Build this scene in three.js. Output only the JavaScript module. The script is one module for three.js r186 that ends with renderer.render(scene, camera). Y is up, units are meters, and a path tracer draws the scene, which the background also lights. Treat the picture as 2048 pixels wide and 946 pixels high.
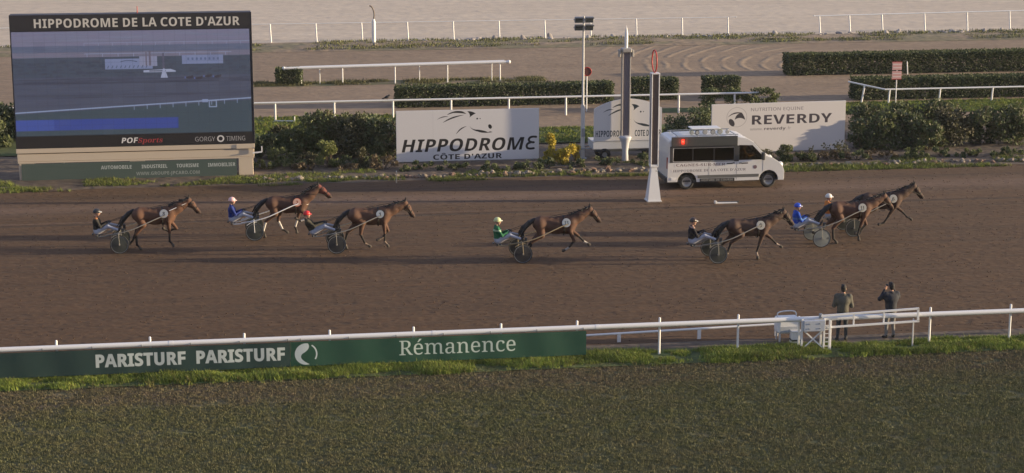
import * as THREE from 'three';
import { mergeGeometries } from 'three/addons/utils/BufferGeometryUtils.js';
import { RoundedBoxGeometry } from 'three/addons/geometries/RoundedBoxGeometry.js';

// ------------------------------------------------------------------ camera, sky, sun, exposure
const W = 2048, HT = 946, FPX = 3800, CAMH = 15.8, HORIZON = -360;
const pitch = Math.atan((473 - HORIZON) / FPX), yaw = Math.atan(FPX / (26600 * Math.cos(pitch)));
const scene = new THREE.Scene();
const camera = new THREE.PerspectiveCamera(2 * Math.atan(473 / FPX) * 180 / Math.PI, 1024 / 473, 1, 4000);
camera.position.set(0, CAMH, 0);
camera.rotation.order = 'YXZ';
camera.rotation.set(-pitch, -yaw, 0);
scene.add(camera);

const SUN_AZ = 7 * Math.PI / 180, SUN_EL = 7 * Math.PI / 180;          // low winter sun, almost along the track
const sunDir = new THREE.Vector3(Math.cos(SUN_AZ) * Math.cos(SUN_EL), Math.sin(SUN_EL), Math.sin(SUN_AZ) * Math.cos(SUN_EL));
{
  const w = 256, h = 128, d = new Float32Array(w * h * 4), v = new THREE.Vector3();
  for (let j = 0; j < h; j++) for (let i = 0; i < w; i++) {
    const el = (j + .5) / h * Math.PI - Math.PI / 2, az = ((i + .5) / w - .5) * 2 * Math.PI;
    v.set(Math.cos(el) * Math.cos(az), Math.sin(el), Math.cos(el) * Math.sin(az));
    const t = Math.pow(1 - Math.max(0, Math.sin(el)), 3);               // 1 at the horizon
    const g = Math.pow(Math.max(0, v.dot(sunDir)), 6) * .10;
    const k = (j * w + i) * 4;
    d[k] = .131 + .106 * t + g * 1.2; d[k + 1] = .16 + .078 * t + g; d[k + 2] = .25 + .012 * t + g * .7; d[k + 3] = 1;
  }
  const sky = new THREE.DataTexture(d, w, h, THREE.RGBAFormat, THREE.FloatType);
  sky.mapping = THREE.EquirectangularReflectionMapping; sky.magFilter = sky.minFilter = THREE.LinearFilter; sky.needsUpdate = true;
  scene.background = sky; scene.environment = sky;
}
const sun = new THREE.DirectionalLight(new THREE.Color().setRGB(1, .78, .5), 4.2);
sun.position.copy(sunDir).multiplyScalar(150).add(new THREE.Vector3(12, 0, -85)); sun.target.position.set(12, 0, -85);
sun.castShadow = true; sun.shadow.radius = 1.3; sun.shadow.mapSize.set(4096, 4096);
Object.assign(sun.shadow.camera, { left: -70, right: 70, top: 60, bottom: -60, near: 1, far: 400 });
scene.add(sun, sun.target);
scene.fog = new THREE.FogExp2(new THREE.Color().setRGB(.92, .95, .92), .00012);
const renderer = new THREE.WebGLRenderer({ antialias: true });
renderer.toneMapping = THREE.LinearToneMapping; renderer.toneMappingExposure = 2.3;
renderer.shadowMap.enabled = true; renderer.setSize(1024, 473);

// ------------------------------------------------------------------ helpers
const R8 = new THREE.Vector3(Math.cos(yaw), 0, Math.sin(yaw)), F8 = new THREE.Vector3(Math.sin(yaw) * Math.cos(pitch), -Math.sin(pitch), -Math.cos(yaw) * Math.cos(pitch));
const U8 = new THREE.Vector3().crossVectors(R8, F8);
const ray = (px, py) => new THREE.Vector3().addScaledVector(R8, px - 1024).addScaledVector(U8, 473 - py).addScaledVector(F8, FPX);
const G = (px, py, y = 0) => { const d = ray(px, py), t = (y - CAMH) / d.y; return { x: d.x * t, y, z: d.z * t }; };   // where a ray meets the level y
const V = (px, py, z) => { const d = ray(px, py), t = z / d.z; return { x: d.x * t, y: CAMH + d.y * t, z }; };           // where it meets a wall at z
function rng(seed) { let s = seed >>> 0; return () => { s = (s + 0x6D2B79F5) | 0; let t = Math.imul(s ^ s >>> 15, 1 | s); t = t + Math.imul(t ^ t >>> 7, 61 | t) ^ t; return ((t ^ t >>> 14) >>> 0) / 4294967296; }; }
const lat = new Float32Array(65536); { const r = rng(77); for (let i = 0; i < 65536; i++) lat[i] = r(); }
function vn(x, y) { const xi = Math.floor(x), yi = Math.floor(y); let fx = x - xi, fy = y - yi; fx = fx * fx * (3 - 2 * fx); fy = fy * fy * (3 - 2 * fy);
  const a = (yi & 255) << 8, b = ((yi + 1) & 255) << 8, c = xi & 255, d = (xi + 1) & 255; const p = lat[a | c], q = lat[a | d], r = lat[b | c], s = lat[b | d];
  return p + (q - p) * fx + (r - p + (p - q - r + s) * fx) * fy; }
const fbm = (x, y, o = 4) => { let s = 0, a = .5, n = 0; for (let i = 0; i < o; i++) { s += a * vn(x, y); n += a; a *= .5; x = x * 2.03 + 17.3; y = y * 2.03 + 9.1; } return s / n; };
const lerp = (a, b, t) => a + (b - a) * t, clamp = (v, a = 0, b = 1) => Math.min(b, Math.max(a, v)), sstep = (a, b, v) => { v = clamp((v - a) / (b - a)); return v * v * (3 - 2 * v); };
const mix3 = (a, b, t) => [lerp(a[0], b[0], t), lerp(a[1], b[1], t), lerp(a[2], b[2], t)];
const enc = v => 255 * (v <= .0031308 ? 12.92 * v : 1.055 * Math.pow(Math.max(v, 0), 1 / 2.4) - .055);
function dataTex(w, h, fn, srgb) {          // fn(i, j) gives linear colour, or one value for a relief
  const d = new Uint8Array(w * h * 4);
  for (let j = 0; j < h; j++) for (let i = 0; i < w; i++) { const c = fn(i, j), k = (j * w + i) * 4;
    if (srgb) { d[k] = clamp(enc(c[0]), 0, 255); d[k + 1] = clamp(enc(c[1]), 0, 255); d[k + 2] = clamp(enc(c[2]), 0, 255); } else d[k] = d[k + 1] = d[k + 2] = clamp(c * 255, 0, 255);
    d[k + 3] = 255; }
  const t = new THREE.DataTexture(d, w, h, THREE.RGBAFormat); t.magFilter = THREE.LinearFilter; t.minFilter = THREE.LinearMipmapLinearFilter; t.generateMipmaps = true;
  t.wrapS = t.wrapT = THREE.MirroredRepeatWrapping; if (srgb) t.colorSpace = THREE.SRGBColorSpace; t.needsUpdate = true; return t; }
function canvasTex(w, h, draw) { const c = document.createElement('canvas'); c.width = w; c.height = h; const g = c.getContext('2d'); draw(g, w, h); const t = new THREE.CanvasTexture(c); t.colorSpace = THREE.SRGBColorSpace; t.magFilter = THREE.LinearFilter; return t; }
const lin = (r, g, b) => new THREE.Color().setRGB(r, g, b);
const mat = (r, g, b, rough = .6, o = {}) => new THREE.MeshStandardMaterial({ color: lin(r, g, b), roughness: rough, ...o });
const taken = {};
function numbered(n) { const k = taken[n] = (taken[n] ?? -1) + 1; return k ? `${n}_${String(k).padStart(3, '0')}` : n; }
function tag(o, label, category, group, kind) { Object.assign(o.userData, { label, category }); if (group) o.userData.group = group; if (kind) o.userData.kind = kind; return o; }
function thing(name, label, category, p = [0, 0, 0], turn = 0, group) { const o = new THREE.Group(); o.name = numbered(name); o.position.set(...p); o.rotation.y = turn; scene.add(o); return tag(o, label, category, group); }
function join(g) { if (!Array.isArray(g)) return g; g = g.map(q => { const n = q.index ? q.toNonIndexed() : q; for (const a of Object.keys(n.attributes)) if (!['position', 'normal', 'color'].includes(a)) n.deleteAttribute(a); return n; }); return g.length > 1 ? mergeGeometries(g) : g[0]; }
function part(name, g, m, parent, p) { const o = new THREE.Mesh(join(g), m); o.name = parent === scene ? numbered(name) : name; o.castShadow = o.receiveShadow = true; if (p) o.position.set(...p); parent.add(o); return o; }
function solo(name, g, m, label, category, group) { return tag(part(name, g, m, scene), label, category, group); }
function copyOf(o, p, turn, label, group) { const c = o.clone(); c.name = numbered(o.name.replace(/_\d{3}$/, '')); c.userData = { ...o.userData }; if (label) c.userData.label = label; if (group) c.userData.group = group; c.position.set(...p); if (turn !== undefined) c.rotation.y = turn; scene.add(c); return c; }
function struct(name, g, m) { const o = part(name, g, m, scene); o.userData.kind = 'structure'; return o; }
const box = (w, h, d, x = 0, y = 0, z = 0, r = 0) => (r ? new RoundedBoxGeometry(w, h, d, 2, r) : new THREE.BoxGeometry(w, h, d)).translate(x, y, z);
const cyl = (r0, r1, h, x = 0, y = 0, z = 0, n = 12) => new THREE.CylinderGeometry(r1, r0, h, n).translate(x, y + h / 2, z);   // stands on y
function bar(a, b, r, r2 = r, n = 10) { const A = new THREE.Vector3(...a), B = new THREE.Vector3(...b), d = B.clone().sub(A), l = d.length(); const g = new THREE.CylinderGeometry(r2, r, l, n);
  g.applyQuaternion(new THREE.Quaternion().setFromUnitVectors(new THREE.Vector3(0, 1, 0), d.normalize())); return g.translate((a[0] + b[0]) / 2, (a[1] + b[1]) / 2, (a[2] + b[2]) / 2); }
function beam(a, b, w, h, r = .004) { const A = new THREE.Vector3(...a), B = new THREE.Vector3(...b), d = B.clone().sub(A), l = d.length(); const g = new RoundedBoxGeometry(l, h, w, 1, r);
  const m = new THREE.Matrix4(), x = d.normalize(), z = new THREE.Vector3().crossVectors(x, Math.abs(x.y) > .99 ? new THREE.Vector3(1, 0, 0) : new THREE.Vector3(0, 1, 0)).normalize(), y = new THREE.Vector3().crossVectors(z, x); m.makeBasis(x, y, z); g.applyMatrix4(m); return g.translate((a[0] + b[0]) / 2, (a[1] + b[1]) / 2, (a[2] + b[2]) / 2); }
const tube = (pts, r, n = 24, m = 7, closed = false) => new THREE.TubeGeometry(new THREE.CatmullRomCurve3(pts.map(p => new THREE.Vector3(...p)), closed), n, r, m, closed);
const lathe = (pts, n = 20) => new THREE.LatheGeometry(pts.map(p => new THREE.Vector2(...p)), n);
function extr(pts, depth, bevel = 0, holes = []) { const s = pts instanceof THREE.Shape ? pts : new THREE.Shape(pts.map(p => new THREE.Vector2(...p))); for (const h of holes) s.holes.push(new THREE.Path(h.map(p => new THREE.Vector2(...p))));
  return new THREE.ExtrudeGeometry(s, { depth: depth - 2 * bevel, bevelEnabled: bevel > 0, bevelThickness: bevel, bevelSize: bevel, bevelOffset: -bevel, bevelSegments: 2, curveSegments: 10 }).translate(0, 0, bevel); }
const plane = (w, h, x = 0, y = 0, z = 0) => new THREE.PlaneGeometry(w, h).translate(x, y, z);
function print(name, g, tex, parent, rough = .7, o = {}) { return part(name, g, new THREE.MeshStandardMaterial({ map: tex, roughness: rough, ...o }), parent); }
function sheet(name, x0, x1, z0, z1, y, m, nx = 1, nz = 1, rel) { const g = new THREE.PlaneGeometry(x1 - x0, z0 - z1, nx, nz).rotateX(-Math.PI / 2).translate((x0 + x1) / 2, y, (z0 + z1) / 2);
  if (rel) { const p = g.attributes.position; for (let i = 0; i < p.count; i++) p.setY(i, y + rel(p.getX(i), p.getZ(i))); g.computeVertexNormals(); } return struct(name, g, m); }

// ------------------------------------------------------------------ continuous bodies: tapered bones joined by a smooth minimum, meshed on a grid
function boneD(b, x, y, z) {
  if (b.e) { const px = x - b.a[0], py = y - b.a[1], pz = z - b.a[2], ex = b.e[0], ey = b.e[1], ez = b.e[2]; let qx = px, qy = py; if (b.t) { const c = Math.cos(b.t), s = Math.sin(b.t); qx = c * px + s * py; qy = -s * px + c * py; }
    const k0 = Math.hypot(qx / ex, qy / ey, pz / ez), k1 = Math.hypot(qx / ex / ex, qy / ey / ey, pz / ez / ez); return k1 < 1e-6 ? -Math.min(ex, ey, ez) : k0 * (k0 - 1) / k1; }
  const A = b.a, B = b.b, dx = B[0] - A[0], dy = B[1] - A[1], dz = B[2] - A[2], px = x - A[0], py = y - A[1], pz = z - A[2];
  const t = clamp((px * dx + py * dy + pz * dz) / (dx * dx + dy * dy + dz * dz || 1)); return Math.hypot(px - t * dx, py - t * dy, pz - t * dz) - (b.ra + (b.rb - b.ra) * t); }
function organic(bones, h, k, colorOf) {
  const lo = [9, 9, 9], hi = [-9, -9, -9], bb = bones.map(b => { const l = [0, 0, 0], u = [0, 0, 0]; for (let i = 0; i < 3; i++) { const m = b.e ? Math.max(...b.e) : Math.max(b.ra, b.rb), q = b.e ? b.a[i] : b.b[i]; l[i] = Math.min(b.a[i], q) - m; u[i] = Math.max(b.a[i], q) + m; lo[i] = Math.min(lo[i], l[i]); hi[i] = Math.max(hi[i], u[i]); } return [l, u]; });
  const o = lo.map(v => v - 3 * h), n = [0, 1, 2].map(i => Math.ceil((hi[i] - lo[i]) / h) + 7), [nx, ny, nz] = n, F = new Float32Array(nx * ny * nz).fill(.3);
  bones.forEach((b, q) => { const kk = b.k ?? k, mg = kk + 2 * h, s = [0, 1, 2].map(i => Math.max(0, Math.floor((bb[q][0][i] - mg - o[i]) / h))), e = [0, 1, 2].map(i => Math.min(n[i] - 1, Math.ceil((bb[q][1][i] + mg - o[i]) / h)));
    for (let z = s[2]; z <= e[2]; z++) for (let y = s[1]; y <= e[1]; y++) for (let x = s[0]; x <= e[0]; x++) { const i = x + nx * (y + ny * z), d = boneD(b, o[0] + x * h, o[1] + y * h, o[2] + z * h), f = F[i], w = Math.max(kk - Math.abs(d - f), 0); F[i] = Math.min(d, f) - w * w / (4 * kk); } });
  const id = new Int32Array(F.length).fill(-1), P = [], I = [], st = [1, nx, nx * ny], cr = []; for (let c = 0; c < 8; c++) cr.push((c & 1) + (c >> 1 & 1) * nx + (c >> 2) * nx * ny);
  for (let z = 0; z < nz - 1; z++) for (let y = 0; y < ny - 1; y++) for (let x = 0; x < nx - 1; x++) { const i = x + nx * (y + ny * z); let m = 0; for (let c = 0; c < 8; c++) if (F[i + cr[c]] < 0) m |= 1 << c; if (!m || m === 255) continue;
    let sx = 0, sy = 0, sz = 0, cnt = 0; for (let c = 0; c < 8; c++) for (let a = 0; a < 3; a++) { const c2 = c | 1 << a; if (c2 === c) continue; const f = F[i + cr[c]], g = F[i + cr[c2]]; if (f < 0 === g < 0) continue; const t = f / (f - g); sx += (c & 1) + (a === 0 ? t : 0); sy += (c >> 1 & 1) + (a === 1 ? t : 0); sz += (c >> 2) + (a === 2 ? t : 0); cnt++; }
    id[i] = P.length / 3; P.push(o[0] + (x + sx / cnt) * h, o[1] + (y + sy / cnt) * h, o[2] + (z + sz / cnt) * h); }
  for (let z = 1; z < nz - 1; z++) for (let y = 1; y < ny - 1; y++) for (let x = 1; x < nx - 1; x++) { const i = x + nx * (y + ny * z), f = F[i] < 0; for (let a = 0; a < 3; a++) { const g = F[i + st[a]] < 0; if (f === g) continue; const u = st[(a + 1) % 3], v = st[(a + 2) % 3], A = id[i], B = id[i - u], C = id[i - u - v], D = id[i - v]; if (f) I.push(A, B, C, A, C, D); else I.push(A, C, B, A, D, C); } }
  const geo = new THREE.BufferGeometry(); geo.setAttribute('position', new THREE.Float32BufferAttribute(P, 3)); geo.setIndex(I); geo.computeVertexNormals();
  if (colorOf) { const C = new Float32Array(P.length); for (let v = 0; v < P.length; v += 3) { let best = 9, bi = 0; for (let q = 0; q < bones.length; q++) { const l = bb[q][0], u = bb[q][1]; if (P[v] < l[0] - .1 || P[v] > u[0] + .1 || P[v + 1] < l[1] - .1 || P[v + 1] > u[1] + .1) continue; const d = boneD(bones[q], P[v], P[v + 1], P[v + 2]); if (d < best) { best = d; bi = q; } }
      const c = colorOf(bones[bi].c, P[v], P[v + 1], P[v + 2]); C[v] = c[0]; C[v + 1] = c[1]; C[v + 2] = c[2]; } geo.setAttribute('color', new THREE.BufferAttribute(C, 3)); }
  return geo; }
const cap = (a, b, ra, rb, c, k) => ({ a, b, ra, rb, c, k }), ell = (a, e, c, t, k) => ({ a, e, c, t, k });

// ------------------------------------------------------------------ shared materials
const M = {
  white: mat(.8, .8, .78, .45), whiteOld: mat(.66, .65, .62, .6), cream: mat(.62, .52, .39, .7), board: mat(.68, .68, .67, .55), black: mat(.02, .02, .022, .5), rubber: mat(.025, .025, .025, .85),
  steel: mat(.32, .33, .34, .4, { metalness: .7 }), galv: mat(.3, .32, .34, .5, { metalness: .4 }), dark: mat(.045, .047, .05, .5), leather: mat(.018, .015, .013, .5), vc: new THREE.MeshStandardMaterial({ vertexColors: true, roughness: .75 }),
  coat: new THREE.MeshStandardMaterial({ vertexColors: true, roughness: .82 }), leaf: new THREE.MeshPhysicalMaterial({ vertexColors: true, roughness: .95, transmission: .25, thickness: 0, side: THREE.DoubleSide }), cloth: new THREE.MeshStandardMaterial({ vertexColors: true, roughness: .9 }),
  bark: mat(.09, .065, .045, .9), red: mat(.45, .03, .025, .5), glass: new THREE.MeshPhysicalMaterial({ color: lin(.35, .38, .38), roughness: .04, transmission: 1, thickness: 0 }), tint: new THREE.MeshPhysicalMaterial({ color: lin(.06, .065, .07), roughness: .05, transmission: 1, thickness: 0 }),
};
// ------------------------------------------------------------------ the setting: ground, tracks, grass strips
function groundMat(x0, x1, z0, z1, w, h, colour, relief, bump, rough = .95) {     // fn(x, z) in metres
  const X = i => lerp(x0, x1, (i + .5) / w), Z = j => lerp(z0, z1, (j + .5) / h);
  const m = new THREE.MeshStandardMaterial({ roughness: rough, map: dataTex(w, h, (i, j) => colour(X(i), Z(j)), true) });
  if (relief) { m.bumpMap = dataTex(w, h, (i, j) => relief(X(i), Z(j))); m.bumpScale = bump; }
  return m; }
const hash2 = (i, j) => lat[((i * 73 + j * 151) & 65535)];
// dirt: brown sandy clay harrowed lengthways, hoof marks, wheel ruts along the inside rail
const pits = (x, z) => { let p = 0; const ci = Math.floor(x / .55), cj = Math.floor(z / .42); for (let a = -1; a < 2; a++) for (let b = -1; b < 2; b++) { const i = ci + a, j = cj + b, r = hash2(i + 900, j + 1300); const dens = .12 + .45 * sstep(.42, .7, fbm(i * .09 + 4, j * .16, 2)); if (r > dens) continue; const cx = (i + .5 + (hash2(i + 31, j + 7) - .5)) * .55, cz = (j + .5 + (hash2(i + 5, j + 77) - .5)) * .42, d = Math.hypot((x - cx) / (.1 + .14 * hash2(i + 3, j)), (z - cz) / (.05 + .05 * hash2(i, j + 9))); p = Math.max(p, 1 - sstep(.3, 1, d)); } return p; };
const rut = (x, z) => { const w = .12 * (fbm(x * .05, 3, 2) - .5); let r = 0; for (const [c, s, a] of [[-75.9, .16, 1], [-74.6, .1, .45], [-78.3, .3, .4], [-73.2, .12, .3], [-81.4, .35, .5], [-70.4, .2, .25], [-68.2, .3, .22]]) r = Math.max(r, a * Math.exp(-(((z - c - w) / s) ** 2)) * (.55 + .7 * fbm(x * .2 + c, 1, 2))); return r; };
const dirtC = (x, z) => { const streak = fbm(x * .05 + 3, z * 1.7, 3), mid = fbm(x * .5, z * 1.2, 3), fine = fbm(x * 4, z * 7, 2), band = fbm(x * .02 + 40, z * .28, 2);
  let c = mix3([.080, .041, .017], [.117, .059, .024], .5 * streak + .3 * mid + .2 * band); const f = .68 + .3 * fine + .34 * fbm(x * .35 + 7, z * 3.2, 3); c = [c[0] * f, c[1] * f, c[2] * f];
  const pale = (.55 * Math.exp(-(((z + 79.3) / 1.3) ** 2)) + .6 * Math.exp(-(((z + 76.35) / .12) ** 2)) * fbm(x * .15, 4, 2)) * (.4 + 1.0 * fbm(x * .12, z * 1.5, 3)); c = mix3(c, [.2, .125, .085], clamp(pale)); const wet = clamp(rut(x, z) * .85 + pits(x, z) * .5); return mix3(c, [.038, .022, .014], wet); };
const dirtR = (x, z) => clamp(.5 + .35 * (fbm(x * .6, z * 5, 3) - .5) + .5 * (fbm(x * 5, z * 7, 2) - .5) - .35 * pits(x, z) - .3 * rut(x, z));
const furrow = (x, z) => { if (x < 24 || x > 41 || z < -135 || z > -118.4) return 0; const rr = Math.hypot(x - 43, (z + 119) * .8), m = Math.max(0, Math.sin(rr * 5 + 5 * fbm(x * .16, z * .16, 3))) ** 2; return m * sstep(.3, .62, fbm(x * .35, z * .4, 3)) * .9 * sstep(24, 27, x) * sstep(41, 38, x) * sstep(-118.4, -119.4, z) * sstep(-135, -132, z); };
const sandC = (x, z) => { const a = fbm(x * .12, z * .35, 4), b = fbm(x * 2.2, z * 3, 2); let c = mix3([.232, .159, .100], [.310, .221, .143], a); const f = .82 + .36 * b; let r = [c[0] * f, c[1] * f, c[2] * f];
  const mark = furrow(x, z); r = mix3(r, [.430, .318, .203], .6 * mark); 
  const rows = .5 + .5 * Math.sin(z * 9 + fbm(x * .1, z * .1, 2) * 6); return mix3(r, [.206, .144, .092], .18 * rows); };
const sandR = (x, z) => clamp(.4 + .5 * furrow(x, z) + .5 * (fbm(x * 1.1, z * 2.4, 3) - .5) + .3 * (fbm(x * 5, z * 6, 2) - .5));
const paleC = (x, z) => { const a = fbm(x * .06, z * .22, 4), b = fbm(x * 1.6, z * 2.2, 3), rows = fbm(x * .03, z * 1.1, 2); let c = mix3([.512, .418, .310], [.670, .562, .425], .5 * a + .5 * rows); const f = .86 + .28 * b; return [c[0] * f, c[1] * f, c[2] * f]; };
const brownZ = (x, z) => sstep(-50.2, -51.6, z + 1.2 * (fbm(x * .25, z * .3, 3) - .5)) * sstep(-53.6, -52.6, z);
const turfC = (x, z) => { const a = fbm(x * .9, z * 1.6, 4), b = fbm(x * 7, z * 9, 2), br = sstep(.42, .7, .4 * fbm(x * .3 + 9, z * .5 + 3, 3) + .6 * fbm(x * 2.2 + 9, z * 3.4, 3)); let c = mix3([.068, .072, .030], [.129, .123, .048], a); c = mix3(c, [.176, .115, .075], br * (.25 + .55 * brownZ(x, z))); const f = .6 + .8 * b; return [c[0] * f, c[1] * f, c[2] * f]; };
const lawnC = (x, z) => { const a = fbm(x * .5, z * .5, 3), b = fbm(x * 4, z * 4, 2); let c = mix3([.05, .075, .02], [.10, .125, .035], a); const f = .6 + .8 * b; return [c[0] * f, c[1] * f, c[2] * f]; };
const earthC = (x, z) => { const a = fbm(x * .7, z * .9, 4), b = fbm(x * 5, z * 5, 2); let c = mix3([.075, .056, .04], [.15, .11, .08], a); const f = .7 + .6 * b; return [c[0] * f, c[1] * f, c[2] * f]; };

struct('ground', new THREE.PlaneGeometry(5000, 5000).rotateX(-Math.PI / 2), mat(.5, .42, .33, .95)).position.set(0, -.02, -600);
sheet('pale_sand_yard', -70, 130, -137, -260, .0, groundMat(-70, 130, -137, -260, 2048, 1024, paleC, (x, z) => fbm(x * 1.5, z * 2, 3), .03));
sheet('sand_track', -40, 80, -96, -137.6, .004, groundMat(-40, 80, -96, -137.6, 2048, 1024, sandC, sandR, .05));
const dm = groundMat(-14, 46, -54.8, -83.6, 2048, 1024, dirtC, dirtR, .028);
sheet('dirt_track', -14, 46, -54.8, -83.6, .008, dm, 240, 240, (x, z) => .012 * (fbm(x * .4, z * 2.2, 3) - .5));
sheet('planting_bed', -40, 80, -83, -97, .004, groundMat(-40, 80, -83, -97, 1024, 256, earthC, (x, z) => fbm(x * 4, z * 4, 3), .05), 240, 30, (x, z) => .05 * fbm(x * .8, z * .8, 3) * sstep(-83.3, -85, z));
sheet('turf_field', -14, 46, -30, -54.0, .004, groundMat(-14, 46, -30, -54, 2048, 1024, turfC, (x, z) => fbm(x * 6, z * 6, 3), .04), 120, 60, (x, z) => .012 * fbm(x * .9, z * .9, 3));
sheet('rail_verge', -14, 46, -53.0, -55.4, .03, groundMat(-14, 46, -53, -55.4, 1024, 64, (x, z) => mix3(lawnC(x, z), earthC(x, z), sstep(-54.5, -54.75, z + .3 * (fbm(x * 1.3, 2, 3) - .5))), (x, z) => fbm(x * 6, z * 6, 3), .03), 120, 12, (x, z) => .02 * fbm(x * 1.5, z * 2, 2) - .02 * sstep(-55, -55.4, z));
// outside the frame the same ground runs on
for (const [a, b] of [[-200, -14], [46, 240]]) { sheet('dirt_track', a, b, -54.8, -83.6, .006, mat(.097, .058, .031, .95)); sheet('turf_field', a, b, 10, -54.8, .004, mat(.07, .068, .035, .95)); sheet('planting_bed', a < 0 ? -200 : 80, a < 0 ? -40 : 240, -83.6, -97, .004, mat(.11, .082, .06, .95)); }
sheet('turf_field', -14, 46, 10, -30, .003, mat(.07, .068, .035, .95));
sheet('lawn', -40, 23, -92.3, -97.2, .07, groundMat(-40, 23, -92.3, -97.2, 1024, 128, lawnC), 60, 4, (x, z) => .02 * fbm(x, z, 2));
sheet('lawn', -40, 9.2, -97.2, -103, .02, groundMat(-40, 9.2, -97.2, -103, 512, 128, lawnC), 40, 4, (x, z) => .02 * fbm(x, z, 2));
sheet('lawn', 30.5, 80, -99.5, -103.9, .02, groundMat(30.5, 80, -99.5, -103.9, 512, 128, lawnC), 40, 4, (x, z) => .02 * fbm(x, z, 2));
sheet('lawn', 20.5, 31.5, -101.6, -103.2, .02, groundMat(20.5, 31.5, -101.6, -103.2, 256, 64, lawnC));
sheet('fence_verge', -70, 130, -132.8, -138.6, .02, groundMat(-70, 130, -132.8, -138.6, 2048, 64, (x, z) => mix3(mix3(lawnC(x, z), sandC(x, z), .45 + .5 * sstep(.45, .6, fbm(x * .3, z * .6, 3))), paleC(x, z), .1), (x, z) => fbm(x * 2, z * 3, 3), .06), 240, 8, (x, z) => .18 * fbm(x * .3, z * .8, 3) * sstep(-133, -134.5, z) * sstep(-138.6, -137.6, z));
sheet('grass_line', -2, 19, -115.2, -117.2, .012, groundMat(-2, 19, -115.2, -117.2, 512, 64, (x, z) => mix3(lawnC(x, z), sandC(x, z), .25 + .6 * sstep(.4, .62, fbm(x * .6, z * 1.6, 3)))));

// grass blades: uncountable, one instanced mass per kind
function tuft(n, h, w, spread, seed) { const r = rng(seed), P = [], N = []; for (let i = 0; i < n; i++) { const a = r() * 6.283, x = (r() - .5) * spread, z = (r() - .5) * spread, l = h * (.5 + .7 * r()), b = .15 + .5 * r(), c = Math.cos(a), s = Math.sin(a); const mx = x + c * l * b * .4, mz = z + s * l * b * .4, tx = x + c * l * b, tz = z + s * l * b, ox = -s * w, oz = c * w;
    P.push(x - ox, 0, z - oz, x + ox, 0, z + oz, mx + ox * .7, l * .6, mz + oz * .7, x - ox, 0, z - oz, mx + ox * .7, l * .6, mz + oz * .7, mx - ox * .7, l * .6, mz - oz * .7, mx - ox * .7, l * .6, mz - oz * .7, mx + ox * .7, l * .6, mz + oz * .7, tx, l, tz); }
  const g = new THREE.BufferGeometry(); g.setAttribute('position', new THREE.Float32BufferAttribute(P, 3)); g.computeVertexNormals(); return g; }
function grass(name, label, n, geo, seed, spot, col) { const r = rng(seed), im = new THREE.InstancedMesh(geo, new THREE.MeshStandardMaterial({ color: 0xffffff, roughness: .85, side: THREE.DoubleSide }), n), m = new THREE.Matrix4(), q = new THREE.Quaternion(), up = new THREE.Vector3(0, 1, 0), c = new THREE.Color(); let k = 0, tries = 0;
  while (k < n && tries++ < n * 6) { const s = spot(r); if (!s) continue; q.setFromAxisAngle(up, r() * 6.283); m.compose(new THREE.Vector3(s[0], s[1], s[2]), q, new THREE.Vector3(s[3], s[3] * (.7 + .6 * r()), s[3])); im.setMatrixAt(k, m); const cc = col(r, s[0], s[2]); im.setColorAt(k, c.setRGB(cc[0], cc[1], cc[2])); k++; }
  im.count = k; im.name = numbered(name); im.castShadow = im.receiveShadow = true; scene.add(im); tag(im, label, 'grass', null, 'stuff'); }
const greens = (r, x, z) => { const t = r(), y = fbm(x * .6, z * .6, 2); return mix3(mix3([.1, .15, .028], [.3, .36, .06], t), [.24, .19, .07], r() < .12 ? .7 : 0).map(v => v * (.7 + .6 * y)); };
grass('rail_grass', 'bright green grass growing along the foot of the near rail', 32000, tuft(12, .17, .008, .17, 1), 11, r => { const x = lerp(-12, 40, r()), z = -52.75 - 2.05 * r(), e = fbm(x * .7, 8, 3); if (z > -52.7 - 1.1 * fbm(x * .5 + 30, 3, 4) * r() ** .3 || z < -54.15 - .5 * e) return; const q = fbm(x * .9, z * 2.2 + 5, 3); if (q < .3 + .14 * r()) return; return [x, .03, z, .3 + 1.1 * (q - .25) + .3 * r()]; }, greens);
grass('field_grass', 'short worn brownish green grass covering the foreground field', 140000, tuft(9, .036, .007, .17, 2), 12, r => { const z = lerp(-40, -53.6, r()), x = lerp(-9, 34, r()); if (fbm(x * 1.3 + 9, z * 2 + 3, 3) > .62 + .3 * r()) return; return [x, .002 + .012 * fbm(x * .9, z * .9, 3), z, .7 + .8 * r()]; }, (r, x, z) => { const t = r() ** 1.5, b = .4 * fbm(x * .3, z * .5, 2) + .6 * fbm(x * 2, z * 3, 2); return mix3(mix3([.118, .126, .05], [.17, .174, .07], t), [.18, .13, .09], clamp((b * 1.2 - .35) * .5 + .55 * brownZ(x, z) * (.4 + .6 * r()))); });
grass('bed_grass', 'rough grass fringe along the stone border of the bed', 7000, tuft(10, .16, .008, .2, 3), 13, r => { const x = lerp(-14, 42, r()), z = lerp(-83.1, -86.5, r()); if (fbm(x * .35 + 2, z * .9, 3) < .46 + .06 * (-83.1 - z)) return; return [x, .01, z, .5 + .7 * r()]; }, (r, x, z) => mix3(greens(r, x, z), [.13, .1, .05], .35 * r()).map(v => v * .75));
grass('lawn_grass', 'mown green lawn grass beside the far rails', 9000, tuft(10, .09, .012, .3, 4), 14, r => { const k = r(); return k < .45 ? [lerp(-4, 22, r()), .07, lerp(-92.4, -97, r()), .8 + .6 * r()] : k < .75 ? [lerp(-4, 9, r()), .02, lerp(-97.3, -103, r()), .8 + .6 * r()] : [lerp(31, 46, r()), .02, lerp(-99.6, -103.8, r()), .8 + .6 * r()]; }, (r, x, z) => greens(r, x, z).map(v => v * .8));
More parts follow.
